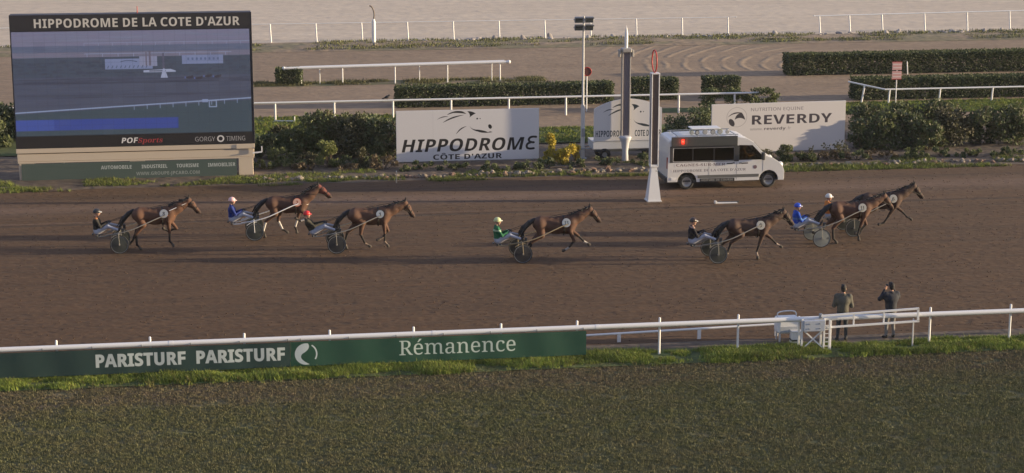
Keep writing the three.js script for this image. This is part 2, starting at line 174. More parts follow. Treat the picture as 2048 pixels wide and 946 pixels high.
grass('fence_grass', 'tufts of rough grass along the foot of the back fence', 3500, tuft(9, .12, .02, .5, 5), 15, r => { const x = lerp(-22, 68, r()), z = lerp(-133.5, -138.6, r()); if (fbm(x * .25, z * .5, 3) < .47) return; return [x, .08, z, .5 + .9 * r()]; }, (r, x, z) => mix3(greens(r, x, z), [.17, .14, .1], .5).map(v => v * .8));
grass('line_grass', 'thin dry grass strip under the short white rail', 1500, tuft(9, .16, .014, .4, 6), 16, r => { const x = lerp(-2, 19, r()), z = lerp(-115.5, -117, r()); if (fbm(x * .6, z, 2) < .4) return; return [x, .01, z, .5 + .7 * r()]; }, (r, x, z) => mix3(greens(r, x, z), [.2, .16, .11], .6).map(v => v * .7));
{ // loose clods and pebbles of the track
  const r = rng(21), n = 16000, im = new THREE.InstancedMesh(new THREE.IcosahedronGeometry(1, 0), mat(.095, .058, .033, .95), n), m = new THREE.Matrix4(), q = new THREE.Quaternion(), e = new THREE.Euler(), c = new THREE.Color();
  for (let i = 0; i < n; i++) { const s = .006 + .022 * r() ** 4, x = lerp(-12, 42, r()), z = lerp(-55.2, -83, r()); e.set(r() * 6, r() * 6, r() * 6); m.compose(new THREE.Vector3(x, .012, z), q.setFromEuler(e), new THREE.Vector3(s * 1.3, s * .8, s)); im.setMatrixAt(i, m); const f = .7 + .5 * r(); im.setColorAt(i, c.setRGB(f, f, f)); }
  im.name = 'dirt_clods'; im.castShadow = im.receiveShadow = true; scene.add(im); tag(im, 'loose dirt clods scattered over the brown track', 'dirt', null, 'stuff'); }

// ------------------------------------------------------------------ near rail with its posts, banners and barrier
const RZ = -54.0;
{
  const x0 = V(-60, 700, RZ).x, x1 = V(2110, 617, RZ).x, y = .985;
  const rail = thing('track_rail', 'long thick white rail along the near edge of the dirt track', 'rail', [0, 0, RZ]);
  const xs = [-260, -75, 112, 300, 489, 660, 828, 1003, 1155, 1320, 1477, 1860, 2020].map(p => V(p, 690, RZ).x);
  part('rail_tube', [new THREE.CylinderGeometry(.075, .075, x1 - x0 + 12, 18).rotateZ(Math.PI / 2).translate((x0 + x1) / 2, y, 0), ...[3, 6, 8].map(i => new THREE.CylinderGeometry(.079, .079, .12, 18).rotateZ(Math.PI / 2).translate(xs[i] + .6, y, 0))], M.white, rail);
  for (const x of xs) { const p = part('post', [cyl(.035, .035, 1.15, x, 0, -.1, 10), new THREE.SphereGeometry(.036, 10, 6).translate(x, 1.15, -.1)], M.white, rail); part('bracket', [beam([x, y, -.1], [x, y, -.02], .05, .08)], M.galv, p); }
  // banners
  const zb = RZ + .1, pl = (pxa, pxb) => [V(pxa, 700, zb).x, V(pxb, 700, zb).x];
  const tp = (px, xa, xb, w) => (V(px, 705, zb).x - xa) / (xb - xa) * w;
  const ban = (name, pxa, pxb, label, draw, base) => { const [xa, xb] = pl(pxa, pxb), w = xb - xa, h = .74, t = thing(name, label, 'banner', [(xa + xb) / 2, 0, zb]); const pg = new THREE.PlaneGeometry(w, h, 80, 4), q = pg.attributes.position; for (let i = 0; i < q.count; i++) q.setZ(i, .006 + .008 * Math.sin(q.getX(i) * 4.5 + q.getY(i) * 1.5) + .012 * (fbm(q.getX(i) * .8 + xa, q.getY(i), 2) - .5)); pg.computeVertexNormals(); pg.translate(0, .535, .012);
    part('backing', box(w, h, .006, 0, .535, -.012), mat(...base, .8), t); print('print', pg, canvasTex(2048, Math.max(96, Math.round(2048 * h / w)), (g, cw, ch) => draw(g, cw, ch, px => tp(px, xa, xb, cw))), t, .6);
    for (let x = xa + .3; x < xb; x += 1.4) part('tie', new THREE.TorusGeometry(.085, .008, 6, 14).rotateY(Math.PI / 2).translate(x - (xa + xb) / 2, .95, -.1), M.dark, t); return t; };
  const fit = (g, s, font, x, w, y, h) => { g.save(); g.font = font; g.textBaseline = 'alphabetic'; const m = g.measureText(s); g.translate(x, y); g.scale(w / m.width, h); g.fillText(s, 0, 0); if (font.startsWith('bold')) { g.strokeStyle = g.fillStyle; g.lineWidth = 2.5; g.strokeText(s, 0, 0); } g.restore(); };
  ban('dark_banner', -140, 580, 'dark banner with white bold lettering tied under the near rail', (g, w, h, X) => { g.fillStyle = '#28403d'; g.fillRect(0, 0, w, h); g.fillStyle = '#c3ccc9'; for (const [a, b] of [[188, 372], [390, 571]]) fit(g, 'PARISTURF', 'bold 60px sans-serif', X(a), X(b) - X(a), h * .7, h * .5 / 43); g.lineWidth = 3; g.strokeStyle = '#c3ccc9'; g.lineJoin = 'round'; }, [.02, .03, .032]);
  ban('green_banner', 580.6, 1172, 'green banner with a pale swirl and white serif lettering under the near rail', (g, w, h, X) => { g.fillStyle = '#27503f'; g.fillRect(0, 0, w, h); const cx = X(612), r = h * .44, cy = h * .5; g.fillStyle = '#c9d4d4'; g.beginPath(); g.arc(cx, cy, r, 1.25, 4.9); g.quadraticCurveTo(cx + r * .5, cy - r * .5, cx - r * .3, cy - r * .05); g.quadraticCurveTo(cx - r * .8, cy + r * .4, cx + r * .3, cy + r * .95); g.fill(); g.lineWidth = r * .13; g.strokeStyle = '#c9d4d4'; g.beginPath(); g.arc(cx, cy, r * .95, -1.0, .55); g.stroke(); g.fillStyle = '#c4d2c8'; fit(g, 'Rémanence', '60px serif', X(797), X(1033) - X(797), h * .7, h * .6 / 43); }, [.03, .09, .06]);
}
{ // low second rail just inside
  const z = -55.7, a = V(1172, 671, z), b = V(1555, 648, z), t = thing('guide_rail', 'thin low white rail running behind the main near rail', 'rail', [0, 0, z]);
  part('rail_tube', bar([a.x, a.y, 0], [b.x, b.y, 0], .035), M.white, t);
  for (const px of [1238, 1398, 1552]) { const x = V(px, 680, z).x, u = (x - a.x) / (b.x - a.x), y = lerp(a.y, b.y, u); part('post', [box(.11, y, .05, x, y / 2, 0, .01)], M.white, t); }
}
{ // white cabinet on legs
  const z = -55.1, a = V(1551, 665, z), b = V(1597, 632, z), w = b.x - a.x, h = b.y - a.y, t = thing('cabinet', 'white rounded metal cabinet on legs behind the near rail', 'cabinet', [(a.x + b.x) / 2, 0, z]);
  part('housing', box(w, h, .5, 0, a.y + h / 2, 0, .09), M.white, t); part('handle', tube([[-w * .42, b.y - .03, 0], [-w * .42, b.y + .12, 0], [w * .36, b.y + .14, 0], [w * .4, b.y - .03, 0]], .018, 30), M.white, t);
  for (const s of [-1, 1]) for (const q of [-1, 1]) part('leg', cyl(.03, .03, a.y + .05, s * w * .38, 0, q * .18), M.whiteOld, t); part('panel', box(w * .8, h * .35, .01, 0, a.y + h * .3, .253), mat(.4, .43, .46, .5), t);
  const z2 = -54.75, c = V(1591, 690, z2), k = thing('equipment_box', 'small white equipment box standing below the rail beside the lattice post', 'box', [c.x, 0, z2]); part('case', box(.32, .36, .3, 0, .2, 0, .02), M.white, k); part('lid', box(.34, .05, .32, 0, .405, 0, .015), M.whiteOld, k); part('band', box(.325, .05, .305, 0, .14, 0), M.dark, k); part('foot', box(.28, .03, .26, 0, .012, 0), M.rubber, k);
}
{ // lattice gate stand
  const z = -53.86, xa = V(1603, 690, z).x, xb = V(1647, 690, z).x, t = thing('gate_stand', 'white lattice gate stand with crossed braces under the near rail', 'stand', [0, 0, z]);
  for (const x of [xa, xb]) for (const d of [0, -.32]) part('upright', box(.055, 1.0, .055, x, .5 + .03, d, .006), M.white, t);
  part('brace', beam([xa + .05, .12, .03], [xb - .05, .66, .03], .02, .04), M.white, t); part('brace', beam([xa + .05, .66, .052], [xb - .05, .12, .052], .02, .04), M.white, t);
  part('base', [box(xb - xa + .4, .06, .08, (xa + xb) / 2, .03, .04, .01), box(xb - xa + .3, .05, .08, (xa + xb) / 2, .03, -.36, .01)], M.white, t);
  part('hinge_plate', box(xb - xa - .02, .34, .12, (xa + xb) / 2, .83, .1, .02), mat(.42, .46, .52, .45), t); for (const [x, y] of [[-.2, .9], [.2, .9], [-.2, .75], [.2, .75]]) part('bolt', new THREE.CylinderGeometry(.02, .02, .02, 8).rotateX(Math.PI / 2).translate((xa + xb) / 2 + x * .8, y, .165), M.galv, t); part('cap', box(.1, .14, .1, xb - .12, 1.1, 0, .02), M.galv, t);
  for (let i = 0; i < 6; i++) part('rung', bar([xb + .04, .15 + i * .13, .02], [xb + .2, .15 + i * .13, .02], .012), M.white, t); part('ladder_side', box(.03, .95, .03, xb + .21, .475, .02, .005), M.white, t);
}
{ // sliding barrier frame
  const z = -53.82, A = V(1642, 632, z), B = V(1838, 617, z), C = V(1652, 655, z), D = V(1838, 642, z), t = thing('barrier_frame', 'long open white barrier frame hung around the rail', 'barrier', [0, 0, z]);
  part('top_bar', beam([A.x, A.y, 0], [B.x, B.y, 0], .05, .06), M.white, t); part('bottom_bar', beam([C.x, C.y, 0], [D.x, D.y, 0], .05, .06), M.white, t); part('end_bar', beam([B.x - .03, B.y, 0], [D.x - .03, D.y, 0], .05, .06), M.white, t);
  for (const px of [1708, 1768]) { const x = V(px, 640, z).x, u = (x - A.x) / (B.x - A.x), u2 = (x - C.x) / (D.x - C.x); part('spacer', beam([x, lerp(C.y, D.y, u2), -.03], [x, lerp(A.y, B.y, u), -.03], .03, .05), M.white, t); }
  const x = V(1657, 688, z).x; part('support', box(.05, .98, .05, x, .49, .06, .006), M.white, t); const x2 = V(1826, 684, z).x; part('support', box(.04, .9, .04, x2, .45, -.05, .006), M.whiteOld, t);
}
// ------------------------------------------------------------------ people
const headGeo = (() => { const b = [ell([-.012, .03, 0], [.1, .1, .078], 'skin'), ell([.03, -.035, 0], [.068, .092, .062], 'skin', 0, .05), ell([.045, -.095, 0], [.042, .03, .04], 'skin', 0, .03), cap([.092, .008, 0], [.112, -.03, 0], .009, .014, 'skin', .015), ell([.108, -.035, 0], [.01, .009, .018], 'skin', 0, .01),
    cap([.083, .03, -.04], [.083, .03, .04], .012, .012, 'skin', .02), ell([.094, -.066, 0], [.012, .008, .024], 'lip', 0, .012), ...[-1, 1].flatMap(s => [ell([.0, -.01, s * .08], [.022, .034, .012], 'skin', 0, .01), ell([.086, .008, s * .031], [.012, .009, .014], 'eye', 0, .004), ell([.065, -.03, s * .045], [.025, .028, .02], 'skin', 0, .03)])];
  const K = { skin: [.42, .25, .18], lip: [.32, .13, .1], eye: [.12, .1, .09] }; return organic(b, .005, .03, c => K[c]); })();
const handGeo = (curl, glove) => { const b = [cap([-.02, 0, 0], [.02, 0, 0], .026, .028, 'a'), cap([.015, 0, -.022], [.075, 0, -.028], .018, .015, 'a'), cap([.015, 0, .02], [.075, 0, .026], .018, .015, 'a'), cap([.02, 0, 0], [.08, 0, 0], .019, .016, 'a')];
  [[-.03, .9], [-.01, 1.05], [.01, 1], [.029, .8]].forEach(([z, l]) => { let x = .08, y = 0, a = 0; for (const [len, r0, r1, t] of [[.042, .0095, .009, .5], [.028, .009, .0082, .7], [.022, .0082, .0072, .5]]) { a += curl * t; const nx = x + len * l * Math.cos(a), ny = y - len * l * Math.sin(a); b.push(cap([x, y, z], [nx, ny, z], r0, r1, 'a', .006)); x = nx; y = ny; } });
  b.push(cap([.01, -.005, -.025], [.045, -.018, -.05], .014, .011, 'a', .01), cap([.045, -.018, -.05], [.07, -.035, -.045 + .02 * curl], .011, .009, 'a', .006)); return organic(b, .0048, .02, () => glove ? [.03, .03, .033] : [.42, .25, .18]); };
const HANDS = [handGeo(1.5, true), handGeo(1.3, false)];
const V3 = a => new THREE.Vector3(...a);
function place(geo, at, fwd, up, flip) { const f = V3(fwd).normalize(), s = new THREE.Vector3().crossVectors(f, V3(up)).normalize(), u = new THREE.Vector3().crossVectors(s, f); const g = geo.clone(); if (flip) { g.scale(1, 1, -1); const i = g.index.array; for (let k = 0; k < i.length; k += 3) { const t = i[k]; i[k] = i[k + 1]; i[k + 1] = t; } g.computeVertexNormals(); } g.applyMatrix4(new THREE.Matrix4().makeBasis(f, u, s).setPosition(...at)); return g; }
// joints: pelvis, chest, neck, head [centre], headFwd; arrays [right, left] for shoulder, elbow, wrist, hip, knee, ankle, toe
function bodyGeo(j, K, glove, bulk = 0) {
  const b = [], mid = (a, c, t = .5) => a.map((v, i) => lerp(v, c[i], t));
  b.push(cap(j.pelvis, mid(j.pelvis, j.chest, .45), .135, .125, 'trouser', .06), cap(mid(j.pelvis, j.chest, .3), j.chest, .13 + bulk * 1.3, .15 + bulk, 'jacket', .06), cap(mid(j.chest, j.shoulder[0], .35), mid(j.chest, j.shoulder[1], .35), .135 + bulk, .135 + bulk, 'jacket', .06), cap(j.shoulder[0], j.shoulder[1], .07 + bulk * .5, .07 + bulk * .5, 'jacket', .05), cap(j.chest, j.neck, .09, .055, 'jacket', .05), cap(j.neck, j.head, .052, .05, 'skin', .02));
  for (const s of [0, 1]) { b.push(cap(j.shoulder[s], j.elbow[s], .066 + bulk * .6, .05 + bulk * .5, 'jacket', .04), cap(j.elbow[s], j.wrist[s], .05, .035, 'jacket', .02), cap(j.hip[s], j.knee[s], .095, .065, 'trouser', .05), cap(j.knee[s], j.ankle[s], .064, .043, 'trouser', .03), cap(j.ankle[s], j.toe[s], .045, .034, 'boot', .02)); const d = j.ankle[s].map((v, i) => v + (j.ankle[s][i] - j.toe[s][i]) * .25); b.push(cap(d, mid(j.ankle[s], j.toe[s], .3), .04, .036, 'boot', .02)); }
  const g = [organic(b, .0135, .03, (c, x, y, z) => { const k = K[c]; return typeof k === 'function' ? k(x, y, z) : k; }), place(headGeo, j.head, j.headFwd, [0, 1, 0])];
  for (const s of [0, 1]) { const f = V3(j.wrist[s]).sub(V3(j.elbow[s])).normalize(); g.push(place(HANDS[glove ? 0 : 1], j.wrist[s].map((v, i) => v + f.getComponent(i) * .015), f.toArray(), j.handUp ?? [0, 1, 0], s === 1)); } return join(g); }
const shell = (r, squash, cut) => new THREE.SphereGeometry(r, 24, 14, 0, Math.PI * 2, 0, cut).scale(1.12, squash, .92);

{ // two people standing behind the near rail, seen from behind
  const stand = (label, x, z, turn, jacket, trouser, pose, hair) => { const t = thing('person', label, 'person', [x, .03, z], turn, 'people watching from the near rail');
    const lr = (f) => [f(-1), f(1)];      // forward is +x, the right hand is +z
    const j = { pelvis: [0, .95, 0], chest: [.0, 1.26, 0], neck: [-.01, 1.5, 0], head: [.03, 1.66, 0], headFwd: [1, .05, .0], shoulder: [[0, 1.42, .185], [0, 1.42, -.185]], hip: [[0, .9, .09], [0, .9, -.09]], knee: [[.04, .5, .11], [.02, .5, -.12]], ankle: [[-.02, .09, .12], [-.03, .09, -.14]], toe: [[.14, .045, .15], [.13, .045, -.17]], ...pose };
    part('body', bodyGeo(j, { jacket, trouser, boot: [.03, .028, .026], skin: [.42, .25, .18] }, false, .035), M.cloth, t); const h = j.head;
    part('hair', place(organic([ell([-.025, .045, 0], [.1, .095, .086], 'h'), ell([-.06, -.02, 0], [.06, .075, .075], 'h', 0, .03), cap([.05, .105, -.04], [.05, .105, .04], .03, .03, 'h', .03)], .008, .03), h, j.headFwd, [0, 1, 0]), mat(...hair, .8), t); part('collar', new THREE.TorusGeometry(.075, .022, 8, 18).rotateX(Math.PI / 2).translate(j.neck[0], j.neck[1] - .02, 0), mat(...jacket, .9), t); return [t, j]; };
  const a = G(1693, 692), b = G(1788, 686);
  stand('person in a grey green jacket with forearms raised in front', a.x, -54.75, Math.PI / 2 - .25, [.095, .09, .07], [.05, .055, .06], { elbow: [[.02, 1.12, .27], [.02, 1.12, -.27]], wrist: [[.24, 1.2, .14], [.26, 1.22, -.12]] }, [.03, .025, .02]);
  const [t, j] = stand('person in a dark jacket raising binoculars to the eyes', b.x, -54.8, Math.PI / 2 + .1, [.028, .03, .038], [.2, .19, .18], { elbow: [[.2, 1.27, .33], [.2, 1.24, -.3]], wrist: [[.2, 1.53, .16], [.2, 1.53, -.14]], handUp: [-1, 0, 0] }, [.015, .013, .012]);
  const bi = thing('binoculars', 'black binoculars held up by the person in a dark jacket', 'binoculars', [t.position.x, .03, t.position.z], t.rotation.y); for (const s of [-1, 1]) part('barrel', [bar([.14, 1.665, s * .033], [.27, 1.67, s * .045], .022, .032, 14)], M.black, bi); part('bridge', bar([.19, 1.665, -.04], [.19, 1.665, .04], .016), M.black, bi);
}

// ------------------------------------------------------------------ trotting horses, sulkies and drivers
const D2 = Math.PI / 180, ZAX = 0;
const FORE = { reach: [52, 44, 62], fold: [38, -72, -120], back: [-30, -34, -70], stand: [4, -2, 40], lift: [22, -40, -60], push: [-16, -18, 20] };
const HIND = { reach: [48, -8, 24, 62], back: [8, -52, -42, -95], stand: [24, -36, 4, 42], lift: [40, -48, -20, -40], push: [14, -48, -16, 20] };
function horseBones(p) {
  const b = []; const dir = (a, l) => [Math.sin(a * D2) * l, -Math.cos(a * D2) * l];
  const nk = (p.neck ?? 0) - .16, N = (x, y) => { const c = Math.cos(nk), s = Math.sin(nk), dx = x - .5, dy = y - 1.38; return [.5 + c * dx - s * dy, 1.38 + s * dx + c * dy]; };
  b.push(ell([.4, 1.2, 0], [.32, .33, .235], 'body', 0, .08), ell([.0, 1.2, 0], [.56, .315, .285], 'body', 0, .08), ell([-.4, 1.27, 0], [.34, .25, .25], 'body', 0, .1), ell([-.64, 1.29, 0], [.27, .25, .25], 'body', 0, .1), cap([.36, 1.46, 0], [.05, 1.42, 0], .1, .11, 'body', .1), cap([-.3, 1.45, 0], [-.6, 1.47, 0], .1, .09, 'body', .1));
  const n = (x, y, z = 0) => [...N(x, y), z];
  b.push(cap(n(.46, 1.3), n(.8, 1.58), .265, .2, 'body', .1), cap(n(.8, 1.58), n(1.12, 1.84), .195, .135, 'body', .07), cap(n(.74, 1.44), n(1.06, 1.7), .13, .09, 'body', .07), cap(n(1.15, 1.88), n(1.31, 1.75), .115, .112, 'face', .05), cap(n(1.31, 1.75), n(1.56, 1.53), .105, .068, 'face', .05), ell(n(1.25, 1.74), [.135, .13, .085], 'face', -.7, .05), cap(n(1.56, 1.53), n(1.6, 1.49), .07, .062, 'muzzle', .03), cap(n(1.52, 1.46), n(1.38, 1.61), .038, .055, 'muzzle', .03));
  for (const s of [-1, 1]) { b.push(cap(n(1.13, 1.97, s * .06), n(1.13, 2.13, s * .08), .034, .008, 'ear', .02), ell(n(1.32, 1.81, s * .085), [.032, .024, .017], 'eye', 0, .01), ell(n(1.605, 1.515, s * .045), [.02, .017, .015], 'muzzle', 0, .01), cap([.52, 1.34, s * .14], [.44, 1.06, s * .165], .15, .105, 'body', .08)); }
  let low = 9; const hoofs = [];
  [['fr', 1], ['fl', -1]].forEach(([k, s]) => { const a = FORE[p[k]]; let [x, y, z] = [.45, 1.06, s * .165]; const pts = [[x, y, z]]; [[.47, a[0]], [.33, a[1]], [.15, a[2]]].forEach(([l, ang]) => { const d = dir(ang, l); x += d[0]; y += d[1]; z = s * .13; pts.push([x, y, z]); });
    b.push(cap(pts[0], pts[1], .098, .052, 'fore', .05), ell(pts[1], [.052, .058, .05], 'knee', 0, .02), cap(pts[1], pts[2], .042, .036, 'cannon', .02), ell(pts[2], [.046, .046, .042], 'fetlock', 0, .015), cap(pts[2], pts[3], .036, .04, 'fetlock', .015)); const d = dir(a[2] - 12, .07), e = [pts[3][0] + d[0], pts[3][1] + d[1], z]; b.push(cap(pts[3], e, .046, .058, 'hoof', .01)); low = Math.min(low, e[1] - .055); hoofs.push(e); });
  [['hr', 1], ['hl', -1]].forEach(([k, s]) => { const a = HIND[p[k]]; let [x, y, z] = [-.66, 1.3, s * .13]; const pts = [[x, y, z]]; [[.4, a[0]], [.46, a[1]], [.4, a[2]], [.15, a[3]]].forEach(([l, ang], i) => { const d = dir(ang, l); x += d[0]; y += d[1]; z = s * (i ? .13 : .165); pts.push([x, y, z]); });
    b.push(cap(pts[0], pts[1], .2, .13, 'haunch', .08), cap(pts[1], pts[2], .13, .055, 'fore', .05), ell(pts[2], [.06, .066, .048], 'knee', 0, .02), cap(pts[2], pts[3], .046, .038, 'cannon', .02), ell(pts[3], [.047, .047, .043], 'fetlock', 0, .015), cap(pts[3], pts[4], .037, .04, 'fetlock', .015)); const d = dir(a[3] - 12, .07), e = [pts[4][0] + d[0], pts[4][1] + d[1], z]; b.push(cap(pts[4], e, .046, .058, 'hoof', .01)); low = Math.min(low, e[1] - .055); hoofs.push(e); });
  return { b, low, n, hoofs }; }
function makeHorse(o) {
  const t = thing('horse', o.label, 'horse', [o.x, 0, o.z], o.turn ?? 0, 'trotting race horses');
  const { b, low, n } = horseBones(o.pose), off = -low; const C = o.coat, P = o.points;
  const nz = (x, y, z, c) => { const f = .85 + .3 * fbm(x * 5 + 3, y * 5 + z * 3, 2); return c.map(v => v * f); };
  const col = (c, x, y, z) => { if (c === 'hoof') return [.07, .06, .05]; if (c === 'eye') return [.01, .008, .008]; if (c === 'cannon') return o.boots ? o.boots : P; if (c === 'fetlock') return o.socks ?? P; if (c === 'knee') return nz(x, y, z, mix3(C, P, .6)); if (c === 'muzzle') return nz(x, y, z, mix3(C, P, .7)); if (c === 'ear') return P; if (c === 'face') { if (o.hood) return nz(x, y, z, o.hood); const w = Math.abs(z) < .03 && o.blaze ? 1 : 0; return w && x > 1.15 ? [.5, .47, .43] : nz(x, y, z, mix3(C, P, .25)); }
    return nz(x, y, z, mix3(C, P, (o.dark ?? 0) * .55)); };
  const g = organic(b, .0185, .05, col).translate(0, off, 0); part('body', g, M.coat, t);
  const hb = [], r = rng(o.seed); for (let i = 0; i < 16; i++) { const u = i / 15, p = n(lerp(.5, 1.14, u), lerp(1.6, 1.99, u)); for (const s of [0, 1, 2]) hb.push(cap([p[0], p[1], s * .02], [p[0] - .1 - .08 * r(), p[1] - .02 - .16 * r() + .05 * s, .1 + .08 * r() - s * .04], .03, .01, 'h', .02)); } hb.push(cap(n(1.14, 1.99), n(1.33, 1.86), .034, .014, 'h', .02));
  part('mane', organic(hb, .011, .02).translate(0, off, 0), mat(...P.map(v => v * .7), .7), t);
  const tb = []; for (let i = 0; i < 15; i++) { const z = (i - 7) * .013, d = .2 * r(), y = .16 * (r() - .5); tb.push(cap([-.84, 1.45, z * .4], [-1.02 - .05 * d, 1.33 + y * .3, z], .045, .06, 'h', .03), cap([-1.02 - .05 * d, 1.33 + y * .3, z], [-1.2 - d * .6, 1.1 + y, z * 1.4], .058, .04, 'h', .03), cap([-1.2 - d * .6, 1.1 + y, z * 1.4], [-1.3 - d, .84 + y * 1.6, z * 1.8], .036, .008, 'h', .02)); }
  part('tail', organic(tb, .013, .03).translate(0, off, 0), mat(...P.map(v => v * .7), .7), t);
  // harness
  const ring = (x, cy, ry, rz, rad, tilt = 0) => { const pts = []; for (let i = 0; i < 22; i++) { const a = i / 22 * 6.2832; pts.push([x + tilt * Math.sin(a), cy + ry * Math.sin(a), rz * Math.cos(a)]); } return new THREE.TubeGeometry(new THREE.CatmullRomCurve3(pts.map(V3), true), 44, rad, 6, true); };
  part('girth', ring(.24, 1.2 + off, .345, .285, .022), M.leather, t);
  part('saddle_pad', organic([cap([.24, 1.54, -.06], [.24, 1.54, .06], .04, .04, 'a'), cap([.24, 1.5, .12], [.24, 1.35, .26], .032, .03, 'a'), cap([.24, 1.5, -.12], [.24, 1.35, -.26], .032, .03, 'a')], .014, .04).translate(0, off, 0), M.leather, t);
  part('breast_strap', tube([[.24, 1.3 + off, .29], [.5, 1.27 + off, .27], [.68, 1.24 + off, .16], [.745, 1.23 + off, 0], [.68, 1.24 + off, -.16], [.5, 1.27 + off, -.27], [.24, 1.3 + off, -.29]], .02, 40), o.strap ? mat(...o.strap, .7) : M.leather, t);
  for (const s of [1, -1]) { const cl = part('number_cloth', new THREE.CylinderGeometry(.16, .16, .012, 28).rotateX(Math.PI / 2), mat(...o.cloth, .8), t); cl.position.set(.3, 1.36 + off, s * .315); cl.rotation.x = -s * .22; const pr = print('number', new THREE.CircleGeometry(.145, 28).translate(0, 0, .009), o.numTex, cl, .8); if (s < 0) pr.rotation.y = Math.PI; }
  const m = n(1.5, 1.58); part('bridle', [ ...[[1.45, 1.635, .1], [1.24, 1.82, .13]].map(([x, y, q]) => { const c = n(x, y), ps = []; for (let i = 0; i < 16; i++) { const a = i / 16 * 6.2832; ps.push([c[0] + .72 * q * Math.sin(a), c[1] + off + .72 * q * Math.sin(a) * .95, q * .98 * Math.cos(a)]); } return new THREE.TubeGeometry(new THREE.CatmullRomCurve3(ps.map(V3), true), 30, .011, 5, true); }), ...[-1, 1].map(s => { const a = n(1.23, 1.86), c = n(1.48, 1.6); return bar([a[0], a[1] + off, s * .115], [c[0], c[1] + off, s * .095], .011); })], M.leather, t);
  if (o.blinkers) for (const s of [-1, 1]) { const c = n(1.35, 1.8); part('blinker', ell2([c[0], c[1] + off, s * .105]), mat(...o.blinkers, .6), t); }
  const hand = [-1.72, 1.12]; for (const s of [-1, 1]) part('rein', tube([[m[0], m[1] + off, s * .075], [.9, 1.66 + off * .8, s * .22], [.24, 1.6 + off, s * .13], [-.6, 1.45 + off * .6, s * .12], [hand[0], hand[1], s * .11]], .009, 40, 5), M.leather, t);
  if (o.pole) part('head_pole', bar([.5, 1.45 + off, .25], [1.2, 1.72 + off, .12], .012), M.white, t);
  return t; }
const ell2 = (p) => new THREE.SphereGeometry(.055, 12, 8).scale(1, 1, .35).translate(...p);
const FRM = mat(.26, .245, .21, .5);
const tyreG = new THREE.TorusGeometry(.335, .02, 8, 36), rimG = new THREE.TorusGeometry(.312, .012, 6, 36);
function makeSulky(o) {
  const t = thing('sulky', o.label, 'sulky', [o.x, 0, o.z], o.turn ?? 0, 'two wheeled racing sulkies'), R = .355, fr = o.frame ?? FRM;
  for (const s of [1, -1]) { const w = part('wheel', new THREE.CylinderGeometry(.035, .035, .1, 12).rotateX(Math.PI / 2), M.steel, t); w.position.set(0, R, s * .62); part('tyre', tyreG, M.rubber, w); part('rim', rimG, M.galv, w); part('disc_cover', lathe([[.03, .028], [.3, .012], [.318, .006], [.318, -.006], [.3, -.012], [.03, -.028]], 32).rotateX(Math.PI / 2), o.disc, w); part('valve_hole', new THREE.TorusGeometry(.03, .006, 5, 10).translate(.24, 0, s * .018), M.black, w);
    part('mudguard', [tube([[.1, R + .39, s * .62], [-.12, R + .37, s * .62], [-.3, R + .26, s * .62]], .012, 14)], fr, t); part('fork', [bar([0, R, s * .53], [-.02, .76, s * .52], .014), bar([0, R, s * .71], [-.02, .76, s * .7], .01), bar([-.02, .76, s * .52], [-.02, .76, s * .7], .018), bar([0, R, s * .52], [0, R, s * .72], .012)], fr, t);
    part('shaft', tube([[-.5, .66, s * .3], [-.02, .76, s * .5], [.5, .9, s * .52], [1.0, 1.1, s * .47], [1.45, 1.28, s * .4], [1.7, 1.36, s * .36]], .019, 36, 8), fr, t); part('foot_rest', [box(.1, .2, .1, .14, .82, s * .41, .02), bar([.14, .8, s * .41], [.14, .815, s * .52], .014)], M.dark, t); }
  part('cross_bar', [bar([-.02, .76, -.52], [-.02, .76, .52], .022), tube([[-.02, .76, .4], [-.4, .64, .3], [-.78, .58, .14], [-.82, .575, 0], [-.78, .58, -.14], [-.4, .64, -.3], [-.02, .76, -.4]], .02, 40)], fr, t);
  part('seat', organic([cap([-.86, .595, -.1], [-.86, .595, .1], .04, .04, 'a'), cap([-.74, .585, -.1], [-.74, .585, .1], .035, .035, 'a'), cap([-1.0, .66, -.08], [-1.0, .66, .08], .035, .035, 'a')], .012, .08), M.dark, t);
  return t; }
